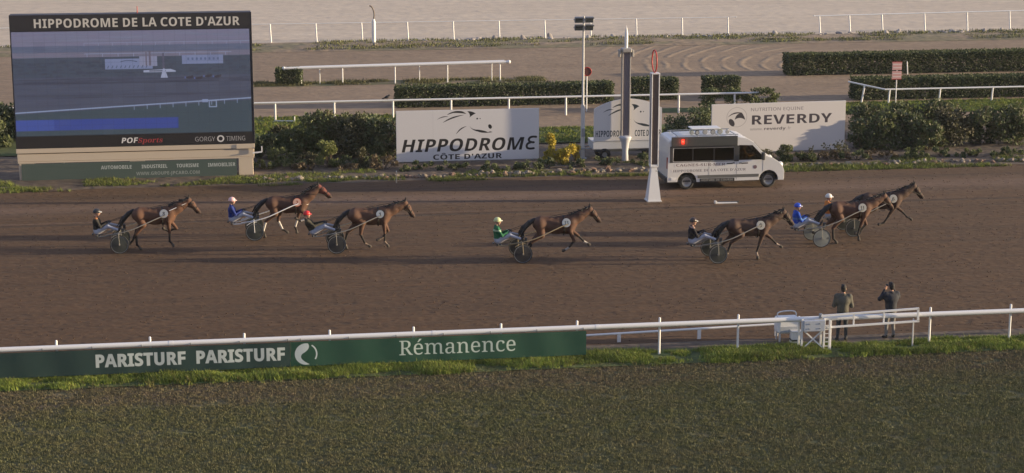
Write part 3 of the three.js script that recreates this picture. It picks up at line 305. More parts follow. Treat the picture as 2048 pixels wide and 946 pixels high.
function makeDriver(o) {
  const t = thing('person', o.label, 'person', [o.x, 0, o.z], o.turn ?? 0, 'sulky drivers'); const L = o.lean ?? .12, hp = [-.84, .76]; const T = (d, u, z = 0) => [hp[0] - Math.sin(L) * u + Math.cos(L) * d, hp[1] + Math.cos(L) * u + Math.sin(L) * d, z];
  const j = { pelvis: T(0, 0), chest: T(.02, .33), neck: T(.0, .56), head: (() => { const p = T(.0, .56); return [p[0] + .05, p[1] + .15, 0]; })(), headFwd: [1, -.08, o.look ?? 0], shoulder: [T(.01, .48, .175), T(.01, .48, -.175)], elbow: [T(.14, .2, .25), T(.14, .2, -.25)], wrist: [[-.46, 1.1, .12], [-.46, 1.1, -.12]], hip: [[hp[0] + .02, hp[1] - .02, .09], [hp[0] + .02, hp[1] - .02, -.09]], knee: [[-.42, .98, .22], [-.42, .98, -.22]], ankle: [[-.02, .86, .38], [-.02, .86, -.38]], toe: [[.08, .98, .4], [.08, .98, -.4]] };
  part('body', bodyGeo(j, { jacket: (x, y, z) => o.accent && y > o.accentY[0] && y < o.accentY[1] ? o.accent : o.jacket, trouser: [.36, .38, .44], boot: o.boots ?? [.03, .03, .032], skin: [.42, .25, .18] }, true), M.cloth, t);
  const h = part('helmet', [place(join([shell(.122, 1.02, 1.75), new THREE.TorusGeometry(.12, .01, 6, 26).rotateX(Math.PI / 2).scale(1.12, 1, .92).translate(0, -.02, 0)]), [j.head[0] - .008, j.head[1] + .035, 0], j.headFwd, [0, 1, 0])], mat(...o.helmet, .3), t);
  part('peak', place(new THREE.CylinderGeometry(.1, .105, .012, 20, 1, false, 0.25, Math.PI - .5).translate(.03, 0, 0), [j.head[0] + .055, j.head[1] + .035, 0], j.headFwd, [0, 1, 0]), mat(...(o.peak ?? o.helmet), .35), h);
  part('goggles', place(new THREE.TorusGeometry(.098, .016, 6, 24).rotateX(Math.PI / 2).scale(1.05, 1.2, .86), [j.head[0] - .005, j.head[1] + .008, 0], j.headFwd, [0, 1, 0]), mat(...(o.goggles ?? [.02, .02, .02]), .25), h);
  part('chin_strap', place(new THREE.TorusGeometry(.098, .007, 5, 20).rotateZ(Math.PI / 2).rotateY(Math.PI / 2).scale(.8, 1.25, .86), [j.head[0] + .02, j.head[1] - .0, 0], j.headFwd, [0, 1, 0]), M.leather, h);
  return t; }
const numberTex = (s, bg, fg) => canvasTex(128, 128, (g, w, h) => { g.fillStyle = bg; g.fillRect(0, 0, w, h); g.fillStyle = fg; g.font = 'bold 84px sans-serif'; g.textAlign = 'center'; g.textBaseline = 'middle'; g.save(); g.translate(64, 68); if (s.length > 1) g.scale(.8, 1); g.fillText(s, 0, 0); g.restore(); });
const discD = mat(.03, .032, .036, .35), discG = mat(.045, .052, .05, .35), discC = new THREE.MeshPhysicalMaterial({ color: lin(.5, .54, .52), roughness: .25, transmission: .65, thickness: 0 });
const BAY = [.125, .056, .031], DBAY = [.11, .05, .03], BRN = [.075, .038, .026], PT = [.017, .014, .013];
const teams = [
  { p: [240, 508], pose: { fr: 'stand', fl: 'fold', hr: 'stand', hl: 'lift', neck: .0 }, coat: BAY, dark: .35, num: ['8', '#9ea5ab', '#22283a'], cloth: [.35, .37, .42], strap: [.6, .22, .04], pole: 1, horse: 'bay horse with an orange breast strap and a pale number disc', disc: discG, sulky: 'sulky with grey wheel discs drawn by the horse with the orange breast strap', driver: 'driver in a dark jacket and dark helmet with a white front', jacket: [.028, .026, .022], helmet: [.03, .032, .035], peak: [.7, .7, .66], lean: .05, accent: [.35, .15, .06], accentY: [1.27, 1.33] },
  { p: [510, 482], pose: { fr: 'fold', fl: 'push', hr: 'push', hl: 'reach', neck: .16 }, coat: [.115, .05, .029], dark: .7, num: ['2', '#c9a592', '#8a2a1c'], cloth: [.7, .16, .1], strap: [.6, .56, .5], boots: [.6, .57, .52], frame: M.white, horse: 'bay horse with a pink number disc and white leg wraps', hood: [.13, .035, .026], disc: discG, sulky: 'sulky drawn by the horse with the pink number disc', driver: 'driver in a blue jacket with a pink and white helmet', jacket: [.02, .04, .2], helmet: [.75, .5, .48], goggles: [.5, .03, .04], lean: .06 },
  { p: [674, 508], pose: { fr: 'stand', fl: 'lift', hr: 'reach', hl: 'push', neck: -.12 }, coat: [.13, .06, .034], dark: .55, num: ['1', '#99a3ac', '#1c2026'], cloth: [.03, .03, .05], horse: 'bay horse with a dark edged pale number disc and no leg wraps', disc: discD, sulky: 'sulky with dark wheel discs carrying the driver in the red helmet', driver: 'driver in an olive jacket and a red helmet leaning back', jacket: [.05, .045, .03], helmet: [.6, .03, .03], lean: .5, socks: [.2, .15, .11] },
  { p: [1046, 527], pose: { fr: 'lift', fl: 'reach', hr: 'back', hl: 'push', neck: .0 }, coat: DBAY, dark: .45, num: ['13', '#9aa4ad', '#22303f'], cloth: [.45, .48, .52], strap: [.32, .06, .04], socks: [.42, .39, .35], horse: 'dark bay horse with white socks stretching a foreleg far forward', disc: discD, sulky: 'sulky with black wheel discs carrying the driver in green', driver: 'driver in a green jacket and a pale yellow helmet', jacket: [.02, .14, .06], helmet: [.55, .6, .3], peak: [.7, .68, .55], lean: .1, accent: [.35, .5, .33], accentY: [1.12, 1.19], frame: mat(.3, .24, .14, .5) },
  { p: [1436, 528], pose: { fr: 'push', fl: 'reach', hr: 'lift', hl: 'back', neck: -.02 }, coat: BRN, dark: .4, num: ['9', '#a9a9a2', '#191919'], cloth: [.5, .5, .48], strap: [.5, .1, .05], horse: 'brown horse with a white number disc and a red breast strap', disc: discG, sulky: 'sulky with green grey wheel discs carrying the driver in black', driver: 'driver in a black jacket and brown helmet with white marks', jacket: [.016, .014, .018], helmet: [.05, .035, .03], peak: [.6, .57, .5], lean: .02, accent: [.35, .22, .17], accentY: [1.27, 1.32], socks: [.3, .24, .2] },
  { p: [1643, 495], pose: { fr: 'push', fl: 'lift', hr: 'stand', hl: 'back', neck: -.06 }, coat: [.13, .058, .034], dark: .6, num: ['11', '#a9a9a2', '#191919'], cloth: [.5, .5, .48], strap: [.6, .55, .48], horse: 'bay horse with a double digit white number disc and white breast strap', disc: discC, sulky: 'sulky with clear wheel discs carrying the driver all in blue', driver: 'driver in a bright blue jacket and matching blue helmet', jacket: [.015, .07, .42], helmet: [.02, .07, .5], peak: [.6, .6, .62], lean: .0, accent: [.1, .22, .5], accentY: [1.0, 1.08] },
  { p: [1707, 474], pose: { fr: 'back', fl: 'reach', hr: 'lift', hl: 'push', neck: .0 }, coat: BRN, dark: .5, num: ['6', '#a9a9a2', '#191919'], cloth: [.5, .5, .48], strap: [.45, .2, .07], horse: 'dark brown horse with a tan breast strap leading the race', disc: discG, sulky: 'sulky partly hidden behind the horse in front of the blue driver', driver: 'driver in an orange jacket and a white helmet', jacket: [.6, .2, .04], helmet: [.7, .68, .62], lean: .1 },
];
teams.forEach((q, i) => { const w = G(q.p[0], q.p[1]), turn = q.turn ?? 0, x = w.x, z = w.z - .62, hx = x + 1.35 * Math.cos(turn), hz = z - 1.35 * Math.sin(turn);
  makeHorse({ ...q, label: q.horse, x: hx, z: hz, turn, seed: 100 + i, points: PT, numTex: numberTex(...q.num) });
  makeSulky({ x, z, turn, label: q.sulky, disc: q.disc, frame: q.frame });
  makeDriver({ ...q, label: q.driver, x, z, turn, boots: q.dboots }); });
// ------------------------------------------------------------------ finish posts
{
  const c = G(1310, 405), z = c.z - .4, x = c.x, top = V(1310, 148, z).y, mid = 1.52, t = thing('finish_post', 'tall finish post with white frame on a white pyramid base', 'finish post', [x, 0, z]);
  const s4 = new THREE.CylinderGeometry(.16, .4, mid, 4, 1).rotateY(Math.PI / 4).translate(0, mid / 2, 0); s4.scale(1, 1, 1.1); part('pyramid_base', s4.toNonIndexed(), M.white, t).geometry.computeVertexNormals(); part('base_plate', box(.62, .05, .68, 0, .025, 0, .01), M.whiteOld, t); part('bolt', new THREE.SphereGeometry(.03, 8, 6).translate(.08, 1.32, .2), M.steel, t);
  const h = top - mid, d = .34; part('core', box(.27, h, d - .04, 0, mid + h / 2, 0), mat(.12, .085, .07, .45), t);
  for (const s of [-1, 1]) for (const q of [-1, 1]) part('edge', box(.04, h + .04, .05, s * .15, mid + h / 2, q * (d / 2 - .01), .008), M.white, t); part('cap', box(.36, .05, d + .05, 0, top + .03, 0, .01), M.white, t); part('collar', box(.32, .12, .36, 0, mid, 0, .02), M.white, t);
  part('ring', new THREE.TorusGeometry(.46, .028, 8, 40).rotateY(Math.PI / 2).translate(-.03, top + .54, 0), M.red, t);
}
{
  const z = -87.25, x = V(1249, 300, z).x, top = V(1249, 98, z).y, lo = V(1249, 272, z).y, tip = V(1249, 52, z).y, t = thing('finish_mast', 'dark finish mast with pale edges on a white cone foot', 'finish post', [x, 0, z]);
  part('foot', lathe([[.05, 0], [.16, .02], [.14, .5], [.2, .9], [.3, 1.12], [.26, 1.2], [0, 1.22]], 20).translate(0, 0, .14), mat(.5, .51, .53, .5), t); part('arm', [[-.3], [.28]].map(([q]) => bar([q, 1.14, .12], [0, .85, .2], .03)), M.white, t);
  part('core', box(.3, top - lo, .2, .02, (top + lo) / 2, 0), mat(.17, .145, .155, .45), t); for (const s of [-1, 1]) for (const q of [-1, 1]) part('edge', box(.05, top - lo + .05, .07, .02 + s * .18, (top + lo) / 2, q * .1, .01), mat(.42, .39, .35, .5), t);
  part('head', [box(.46, .2, .5, .02, top - .05, 0, .05), box(.1, .35, .3, -.3, top - .2, 0, .03), box(.1, .35, .3, .32, top - .2, 0, .03)], mat(.36, .34, .31, .5), t);
  part('spike', lathe([[.075, 0], [.085, .35], [.075, .7], [.03, tip - top - .15], [0, tip - top]], 14).translate(.02, top + .05, 0), M.white, t);
}
// ------------------------------------------------------------------ light mast and disc sign
{
  const c = G(1165, 318), top = V(1165, 32, c.z).y, t = thing('floodlight_mast', 'slender mast with four square floodlights behind the stone border', 'light mast', [c.x, 0, c.z]);
  part('pole', [cyl(.1, .095, 2.6, 0, 0, 0, 14), cyl(.06, .045, top - 2.6, 0, 2.6, 0, 12)], mat(.55, .55, .54, .45), t); part('base_plate', box(.36, .06, .36, 0, .03, 0, .01), M.galv, t); part('cable_box', box(.16, .4, .12, 0, 1.3, .13, .02), M.galv, t);
  for (const y of [top - .16, top - .52]) { part('cross_arm', box(.95, .05, .05, 0, y, 0), M.galv, t); for (const s of [-1, 1]) { const l = part('floodlight', box(.4, .27, .16, 0, 0, 0, .03), M.galv, t); l.position.set(s * .25, y, .12); l.rotation.x = .35; part('lens', box(.34, .21, .012, 0, 0, .085), mat(.08, .09, .095, .15), l); part('visor', box(.4, .015, .12, 0, .14, .12), M.dark, l); } }
  const d = G(1173, 223), h = V(1172, 143, d.z).y, k = thing('disc_sign', 'round dark red disc on a thin white post by the far rail', 'sign', [d.x, 0, d.z]); part('post', cyl(.035, .035, h, 0, 0, 0), M.white, k); part('disc', new THREE.CylinderGeometry(.24, .24, .03, 24).rotateX(Math.PI / 2).translate(0, h, .05), mat(.12, .035, .03, .6), k); part('rim', new THREE.TorusGeometry(.24, .02, 6, 26).translate(0, h, .066), M.red, k);
}
// ------------------------------------------------------------------ the white minibus
{
  const zn = -79.6, wd = 1.98, t = thing('minibus', 'white race minibus with a roof rack and dark display board on its side', 'van', [18.36, 0, zn - wd / 2]); const wh = M.white, RX = 1.0, FX = 4.67, WR = .34, hw = wd / 2;
  const paint = new THREE.MeshPhysicalMaterial({ color: lin(.7, .7, .68), roughness: .35, clearcoat: .6, clearcoatRoughness: .2 });
  const prof = [[.12, .5], [.13, 1.2], [.18, 2.1], [.26, 2.22], [.5, 2.27], [2.2, 2.3], [3.3, 2.29], [3.68, 2.22], [3.98, 2.04], [4.53, 1.44], [4.88, 1.31], [5.14, 1.14], [5.3, .95], [5.38, .72]];   // tail, roof, windscreen, bonnet, nose
  const sh = new THREE.Shape(); sh.moveTo(prof[0][0], prof[0][1]); for (const p of prof.slice(1)) sh.lineTo(...p); sh.lineTo(5.36, .34); sh.lineTo(FX + WR + .09, .34); sh.absarc(FX, .36, WR + .09, 0, Math.PI, false); sh.lineTo(RX + WR + .09, .34); sh.absarc(RX, .36, WR + .09, 0, Math.PI, false); sh.lineTo(.13, .36); sh.closePath();
  const wins = [[[.36, 1.26], [3.1, 1.26], [3.1, 1.86], [.38, 1.86]], [[3.3, 1.26], [4.46, 1.26], [4.42, 1.42], [3.92, 1.93], [3.3, 1.95]]];
  const side = extr(sh, .05, .014, wins.map(w => [...w].reverse()));
  part('side_wall', side.clone().translate(0, 0, hw - .05), paint, t); part('side_wall', side.clone().translate(0, 0, -hw), paint, t);
  const skin = (pts, w) => { const P = [], I = []; pts.forEach(([x, y], i) => { P.push(x, y, w, x, y, -w); if (i) { const a = 2 * i - 2; I.push(a, a + 1, a + 3, a, a + 3, a + 2); } }); const g = new THREE.BufferGeometry(); g.setAttribute('position', new THREE.Float32BufferAttribute(P, 3)); g.setIndex(I); g.computeVertexNormals(); return g; };
  const ws = hw - .012; part('rear_door', skin(prof.slice(0, 4), ws).toNonIndexed(), paint, t); part('roof', skin(prof.slice(3, 9), ws), paint, t); part('bonnet', skin(prof.slice(9, 12), ws), paint, t); part('nose', skin([...prof.slice(11), [5.36, .36]], ws), paint, t);
  part('windscreen', skin([prof[8], prof[9]], hw - .06), M.glass, t); part('pillar', [-1, 1].map(s => beam([3.98, 2.04, s * (hw - .05)], [4.53, 1.44, s * (hw - .05)], .07, .04)), M.dark, t);
  part('underbody', box(5.0, .08, wd - .12, 2.75, .38, 0), M.dark, t); part('bumper', [box(.2, .3, wd - .1, 5.3, .5, 0, .06)], mat(.35, .35, .34, .6), t); part('grille', box(.03, .14, 1.1, 5.345, .84, 0, .01), M.dark, t); part('number_plate', box(.012, .11, .5, 5.408, .52, 0, .004), M.whiteOld, t); part('lower_bumper', box(.14, .12, wd - .16, 5.32, .38, 0, .03), M.dark, t); for (const s of [-1, 1]) part('fog_lamp', new THREE.CylinderGeometry(.05, .05, .02, 14).rotateZ(Math.PI / 2).translate(5.405, .5, s * .66), M.galv, t); for (const s of [-1, 1]) part('wiper', bar([4.56, 1.45, s * .35 - .1], [4.28, 1.74, s * .35 + .25], .009), M.black, t); part('rear_bumper', box(.14, .22, wd - .1, .13, .46, 0, .04), M.dark, t);
  for (const s of [1, -1]) { const z = s * (hw + .006);
    part('side_window', extr([[.34, 1.24], [3.12, 1.24], [3.12, 1.88], [.36, 1.88]], .006).translate(0, 0, s * (hw - .028)), M.tint, t); part('door_window', extr([[3.29, 1.25], [4.47, 1.25], [4.43, 1.43], [3.93, 1.94], [3.29, 1.96]], .006).translate(0, 0, s * (hw - .028)), M.glass, t);
    part('window_trim', [box(.22, .7, .012, 3.2, 1.57, s * (hw + .002)), box(3.0, .08, .012, 1.73, 1.9, s * (hw + .003)), box(.14, .7, .012, .29, 1.57, s * (hw + .002)), box(2.76, .03, .012, 1.73, 1.245, s * (hw + .002))], M.dark, t); part('window_seal', [box(.05, .64, .02, 1.25, 1.56, s * (hw - .02)), box(.05, .64, .02, 2.2, 1.56, s * (hw - .02))], M.black, t); part('rub_strip', box(2.75, .13, .025, 2.85, .58, z, .008), mat(.12, .125, .12, .6), t);
    part('headlight', new THREE.SphereGeometry(.17, 16, 10).scale(.75, .85, .5).translate(5.22, 1.0, s * (hw - .12)), new THREE.MeshPhysicalMaterial({ color: lin(.75, .75, .72), roughness: .1, clearcoat: 1 }), t); const m = part('mirror', box(.14, .34, .2, 4.36, 1.45, s * (hw + .16), .04), M.dark, t); part('mirror_arm', bar([4.36, 1.33, s * (hw - .02)], [4.36, 1.38, s * (hw + .1)], .025), M.dark, m); part('door_seam', [box(.008, .84, .004, 3.22, .84, z - s * .004), box(.008, .5, .004, 4.4, 1.0, z - s * .004), box(.008, .84, .004, 1.98, .84, z - s * .004)], mat(.12, .12, .12, .8), t); part('door_handle', box(.16, .04, .03, 3.4, 1.14, z + s * .01, .01), M.dark, t);
    part('tail_light', box(.05, .5, .12, .13, 1.2, s * (hw - .09), .01), mat(.3, .02, .02, .3), t); part('corner_marker', box(.18, .12, .02, .38, .5, z), M.white, t); part('wheel_well', new THREE.CylinderGeometry(WR + .085, WR + .085, .3, 24, 1, true, Math.PI / 2, Math.PI).rotateX(Math.PI / 2).translate(RX, .36, s * (hw - .2)), M.black, t);
    for (const x of [RX, FX]) { const w = part('wheel', lathe([[0, -.08], [.18, -.09], [.21, -.06], [.225, .06], [.2, .1], [.17, .06], [.05, .05], [0, .075]], 26).rotateX(Math.PI / 2 * s), M.steel, t); w.position.set(x, WR, s * (hw - .13)); part('tyre', new THREE.TorusGeometry(.265, .075, 12, 32).scale(1, 1, 1.35), M.rubber, w); for (let i = 0; i < 6; i++) part('bolt', new THREE.CylinderGeometry(.014, .014, .02, 6).rotateX(Math.PI / 2).translate(.1 * Math.cos(i * 1.047), .1 * Math.sin(i * 1.047), s * .065), M.galv, w); } }
  // display board hung on the near side, above the windows
  const bd = part('display_board', box(2.95, .42, .05, 1.75, 2.145, hw + .04, .012), mat(.045, .05, .05, .6), t); part('display_digit', plane(.2, .28, .78, 2.15, hw + .068), new THREE.MeshStandardMaterial({ color: 0x000000, roughness: .6, emissive: 0xffffff, emissiveIntensity: .55, emissiveMap: canvasTex(64, 84, (g, w, h) => { g.fillStyle = '#300'; g.fillRect(0, 0, w, h); g.strokeStyle = '#ff3a22'; g.lineWidth = 13; g.lineJoin = 'round'; g.strokeRect(16, 13, w - 32, h - 26); g.fillStyle = '#ff3a22'; }) }), bd);
  const dl = new THREE.PointLight(lin(1, .12, .06), .25, 0, 2); dl.position.set(.78, 2.15, hw + .12); dl.castShadow = true; t.add(dl);
  const txt = (s, w, h, col, font = 'bold 60px serif', bg) => canvasTex(1024, Math.round(1024 * h / w), (g, cw, ch) => { if (bg) { g.fillStyle = bg; g.fillRect(0, 0, cw, ch); } else { g.fillStyle = '#dad9d6'; g.fillRect(0, 0, cw, ch); } g.fillStyle = col; g.font = font; const m = g.measureText(s); g.translate(cw * .02, ch * .8); g.scale(cw * .96 / m.width, ch / 62); g.fillText(s, 0, 0); });
  print('lettering', plane(2.3, .17, 1.6, 1.1, hw + .004), txt('CAGNES-SUR-MER', 2.3, .17, '#6a5a5a'), t, .4); print('lettering', plane(3.4, .15, 2.0, .85, hw + .004), txt("HIPPODROME DE LA COTE D'AZUR", 3.3, .15, '#66656c'), t, .4); print('lettering', plane(1.5, .13, 2.35, .42, hw + .018), txt('VOITURE DE COURSE', 1.5, .15, '#8f8f8c', 'bold 60px sans-serif', '#26282a'), t, .5); part('plate_backing', box(1.56, .15, .012, 2.35, .42, hw + .009), M.dark, t);
  part('silhouette_decal', [box(.26, .05, .003, 2.9, 1.13, hw + .004), box(.1, .05, .003, 3.08, 1.15, hw + .004), box(.22, .05, .003, 3.62, 1.13, hw + .004), box(.08, .04, .003, 3.48, 1.12, hw + .004)], M.dark, t); part('crest', new THREE.CylinderGeometry(.09, .06, .004, 6).rotateX(Math.PI / 2).translate(4.05, .95, hw + .004), mat(.18, .12, .14, .5), t);
  // roof rack and equipment
  part('roof_rack', [bar([.5, 2.36, hw - .2], [3.3, 2.38, hw - .2], .02), bar([.5, 2.36, .2 - hw], [3.3, 2.38, .2 - hw], .02), ...[.6, 1.5, 2.4, 3.2].flatMap(x => [bar([x, 2.36, hw - .2], [x, 2.36, .2 - hw], .018), bar([x, 2.26, hw - .2], [x, 2.36, hw - .2], .015), bar([x, 2.26, .2 - hw], [x, 2.36, .2 - hw], .015)])], M.galv, t);
  const eq = [[1.25, .09, mat(.3, .36, .22, .6)], [1.5, .1, M.dark], [1.85, .12, M.galv], [2.2, .11, M.dark], [2.52, .12, mat(.3, .33, .2, .6)], [2.85, .1, M.whiteOld]]; for (const [x, r, m] of eq) { const l = part('roof_lamp', lathe([[0, -.1], [r * .7, -.08], [r, .04], [r * .92, .06], [0, .05]], 18).rotateX(Math.PI / 2).translate(x, 2.38 + r, .62), m, t); part('lamp_face', new THREE.CircleGeometry(r * .8, 18).translate(x, 2.38 + r, .685), mat(.4, .4, .38, .2), l); } part('roof_panel', box(1.3, .05, .7, 1.95, 2.6, .1, .02), M.white, t); part('panel_leg', [-.55, .55].flatMap(x => [-.25, .25].map(z => bar([1.95 + x, 2.36, .1 + z], [1.95 + x, 2.59, .1 + z], .015))), M.galv, t);
  part('seat', [...[1.0, 1.8, 2.6].flatMap(x => [-.5, .5].map(z => box(.14, .8, .5, x, 1.15, z, .05))), ...[-.5, .5].flatMap(z => [box(.14, .75, .5, 3.35, 1.35, z, .05), box(.5, .15, .5, 3.6, .95, z, .05)])], mat(.05, .05, .055, .9), t); part('dashboard', box(.35, .2, 1.7, 4.5, 1.18, 0, .06), M.dark, t); part('steering_wheel', new THREE.TorusGeometry(.2, .016, 6, 24).rotateY(Math.PI / 2).rotateZ(-.6).translate(4.38, 1.4, -.45), M.black, t); part('floor', box(4.6, .04, wd - .16, 2.5, .6, 0), M.dark, t);
  const px = 18.36 + 3.62, pz = zn - wd / 2; const mk = (label, dz, jk) => { const d = thing('person', label, 'person', [px, 0, pz + dz], 0); const j = { pelvis: [0, 1.14, 0], chest: [-.02, 1.44, 0], neck: [0, 1.66, 0], head: [.05, 1.81, 0], headFwd: [1, 0, .15], shoulder: [[0, 1.58, .18], [0, 1.58, -.18]], elbow: [[.2, 1.36, .24], [.2, 1.36, -.24]], wrist: [[.42, 1.42, .14], [.42, 1.42, -.14]], hip: [[.04, 1.1, .09], [.04, 1.1, -.09]], knee: [[.44, 1.12, .12], [.44, 1.12, -.12]], ankle: [[.52, .74, .12], [.52, .74, -.12]], toe: [[.68, .68, .13], [.68, .68, -.13]] }; part('body', bodyGeo(j, { jacket: jk, trouser: [.05, .05, .06], boot: [.02, .02, .02], skin: [.42, .25, .18] }, false), M.cloth, d); part('hair', place(organic([ell([-.025, .05, 0], [.1, .09, .085], 'h'), ell([-.06, -.01, 0], [.06, .07, .075], 'h', 0, .03)], .01, .03), j.head, j.headFwd, [0, 1, 0]), mat(.03, .022, .016, .8), d); };
  mk('passenger in an orange vest behind the front side window of the minibus', .48, [.7, .3, .06]); mk('driver in a dark shirt at the wheel of the minibus', -.45, [.04, .05, .08]);
}
{ // low white marker lying by the rut
  const c = G(1452, 407), t = thing('ground_marker', 'low white marker bar lying on the dirt beside the rut', 'marker', [c.x, .01, c.z]); part('bar', extr([[-.5, 0], [.5, 0], [.47, .035], [-.4, .05], [-.5, .04]], .1, .006).translate(0, 0, -.05), M.white, t); part('end_block', box(.1, .12, .14, -.46, .06, 0, .02), M.whiteOld, t); part('backing', box(.95, .07, .05, .1, .035, -.09, .01), M.dark, t);
}
// ------------------------------------------------------------------ billboards
function board(name, label, x0, x1, z, y0, y1, turn, tex, legs) { const w = x1 - x0, t = thing(name, label, 'billboard', [(x0 + x1) / 2, 0, z], turn), h = y1 - y0; part('panel', box(w, h, .05, 0, (y0 + y1) / 2, 0, .008), M.board, t); print('print', plane(w - .03, h - .03, 0, (y0 + y1) / 2, .029), tex, t, .55); for (let i = 0; i < legs; i++) part('post', box(.09, y1 - .1, .09, lerp(-w / 2 + .3, w / 2 - .3, i / (legs - 1)), (y1 - .1) / 2, -.075), M.galv, t); part('rail', [box(w - .2, .06, .05, 0, y0 + h * .25, -.055), box(w - .2, .06, .05, 0, y0 + h * .8, -.055)], M.galv, t); return t; }
const drawHorseHead = (g, X, Y, s, col) => { g.save(); g.translate(X, Y); g.scale(s, s); g.fillStyle = col; const f = (p) => { g.beginPath(); g.moveTo(p[0], p[1]); for (let i = 2; i + 3 < p.length; i += 4) g.quadraticCurveTo(p[i], p[i + 1], p[i + 2], p[i + 3]); g.closePath(); g.fill(); };
  f([-45, 9, -20, -12, 15, -6, 25, -3, 34, 6, 5, 0, -20, 1, -45, 9]); f([-85, 28, -60, 8, -38, 17, -60, 15, -85, 28]); f([-62, 42, -30, 12, 26, 10, -18, 20, -62, 42]); f([38, -5, 58, -6, 72, 5, 62, 8, 46, 22, 54, 10, 38, -5]); g.beginPath(); g.arc(78, 27, 3.5, 0, 7); g.arc(90, 27, 2.2, 0, 7); g.fill(); f([-8, 92, 5, 62, 36, 58, 12, 68, -8, 92]); f([46, 56, 55, 74, 80, 74, 108, 78, 122, 86, 130, 80, 140, 86, 100, 92, 80, 82, 55, 76, 46, 56]); g.beginPath(); g.ellipse(130, 62, 7, 10, -.4, 0, 7); g.fill(); g.restore(); };
const roundE = (g, x, y, w, h, lw) => { g.lineWidth = lw; g.lineCap = 'round'; g.lineJoin = 'round'; g.beginPath(); g.moveTo(x + w, y + lw / 2); g.quadraticCurveTo(x + w * .3, y, x + w * .22, y + h * .28); g.quadraticCurveTo(x + w * .25, y + h * .48, x + w * .75, y + h * .48); g.moveTo(x + w * .4, y + h * .49); g.quadraticCurveTo(x - w * .05, y + h * .55, x, y + h * .8); g.quadraticCurveTo(x + w * .05, y + h, x + w * .75, y + h - lw / 2); g.stroke(); };
{
  const z = -87.8, a = V(793, 327, z), b = V(1078, 216, z); const tex = canvasTex(2048, 760, (g, w, h) => { g.fillStyle = '#d9d7d6'; g.fillRect(0, 0, w, h); g.strokeStyle = '#c2c0c0'; g.lineWidth = 3; g.beginPath(); g.moveTo(w * .255, 0); g.lineTo(w * .255, h); g.stroke(); drawHorseHead(g, w * .43, h * .05, 3.55, '#1d1c20');
    g.fillStyle = g.strokeStyle = '#1d1c20'; g.font = 'bold 200px sans-serif'; g.save(); g.transform(1, 0, -.22, 1, w * .012 + 20, h * .815); const s = 'HIPPODROM', m = g.measureText(s); g.scale(w * .87 / m.width, 1.33); g.fillText(s, 0, 0); g.restore(); roundE(g, w * .915, h * .545, w * .066, h * .27, 32);
    g.font = 'bold 100px sans-serif'; g.save(); g.translate(w * .25, h * .975); g.scale(w * .49 / g.measureText("CÔTE D'AZUR").width, 1.05); g.fillText("CÔTE D'AZUR", 0, 0); g.restore(); });
  board('billboard', 'white billboard with a black horse head and large black slanted lettering', a.x, b.x, z, .1, b.y, 0, tex, 4);
  const z2 = -88.15, c = V(1419, 309, z2), d = V(1694, 205, z2); const tx2 = canvasTex(2048, 760, (g, w, h) => { g.fillStyle = '#cfcbc9'; g.fillRect(0, 0, w, h); g.strokeStyle = '#8e8a8c'; g.lineWidth = 5; const cx = w * .185, cy = h * .27, r = h * .2; g.beginPath(); g.arc(cx, cy, r, 0, 7); g.stroke(); g.fillStyle = '#33303a'; g.beginPath(); g.moveTo(cx - r * .95, cy + r * .05); g.quadraticCurveTo(cx - r * .4, cy - r * .7, cx + r * .5, cy - r * .45); g.quadraticCurveTo(cx + r * .8, cy, cx + r * .85, cy + r * .3); g.quadraticCurveTo(cx + r * .3, cy - r * .1, cx - r * .2, cy + r * .25); g.quadraticCurveTo(cx - r * .1, cy - r * .3, cx + r * .3, cy - r * .4); g.quadraticCurveTo(cx - r * .5, cy - r * .4, cx - r * .95, cy + r * .05); g.fill(); g.beginPath(); g.ellipse(cx - r * .5, cy + r * .55, r * .25, r * .42, -.5, 0, 7); g.fill();
    const T = (s, f, x, y, wd, sy, col) => { g.save(); g.fillStyle = col; g.font = f; g.translate(x * w, y * h); g.scale(wd * w / g.measureText(s).width, sy); g.fillText(s, 0, 0); g.restore(); }; T('NUTRITION EQUINE', '70px sans-serif', .285, .155, .4, 1, '#77727a'); T('REVERDY', 'bold 150px sans-serif', .285, .435, .615, 1.35, '#3a3540'); T('www.', '60px sans-serif', .285, .555, .1, 1, '#8a8688'); T('reverdy', 'bold 60px sans-serif', .388, .555, .165, 1, '#4a464e'); T('.fr', '60px sans-serif', .558, .555, .035, 1, '#8a8688'); });
  board('billboard', 'white billboard with a round emblem and dark capital lettering behind the minibus', c.x, d.x, z2, .1, V(1556, 205, z2).y, .055, tx2, 4);
  // trailer mounted sign with arched top
  const z3 = -87.52, e = V(1187, 312, z3), f = V(1322, 312, z3), w = f.x - e.x, t = thing('sign_trailer', 'white sign trailer with arched top and a horse head print', 'trailer', [(e.x + f.x) / 2, 0, z3]); const sh = new THREE.Shape(); const hw = w / 2; sh.moveTo(-hw, .92); sh.lineTo(hw, .92); sh.lineTo(hw, 2.45); sh.quadraticCurveTo(hw * .55, 2.9, 0, 2.92); sh.quadraticCurveTo(-hw * .55, 2.9, -hw, 2.45); sh.closePath();
  part('arched_panel', extr(sh, .06, .008).translate(0, 0, -.03), M.board, t); const sg = new THREE.ShapeGeometry(sh, 14).translate(0, 0, .033), uv = sg.attributes.uv, ps = sg.attributes.position; for (let i = 0; i < uv.count; i++) uv.setXY(i, (ps.getX(i) + hw) / w, (ps.getY(i) - .92) / 2.0);
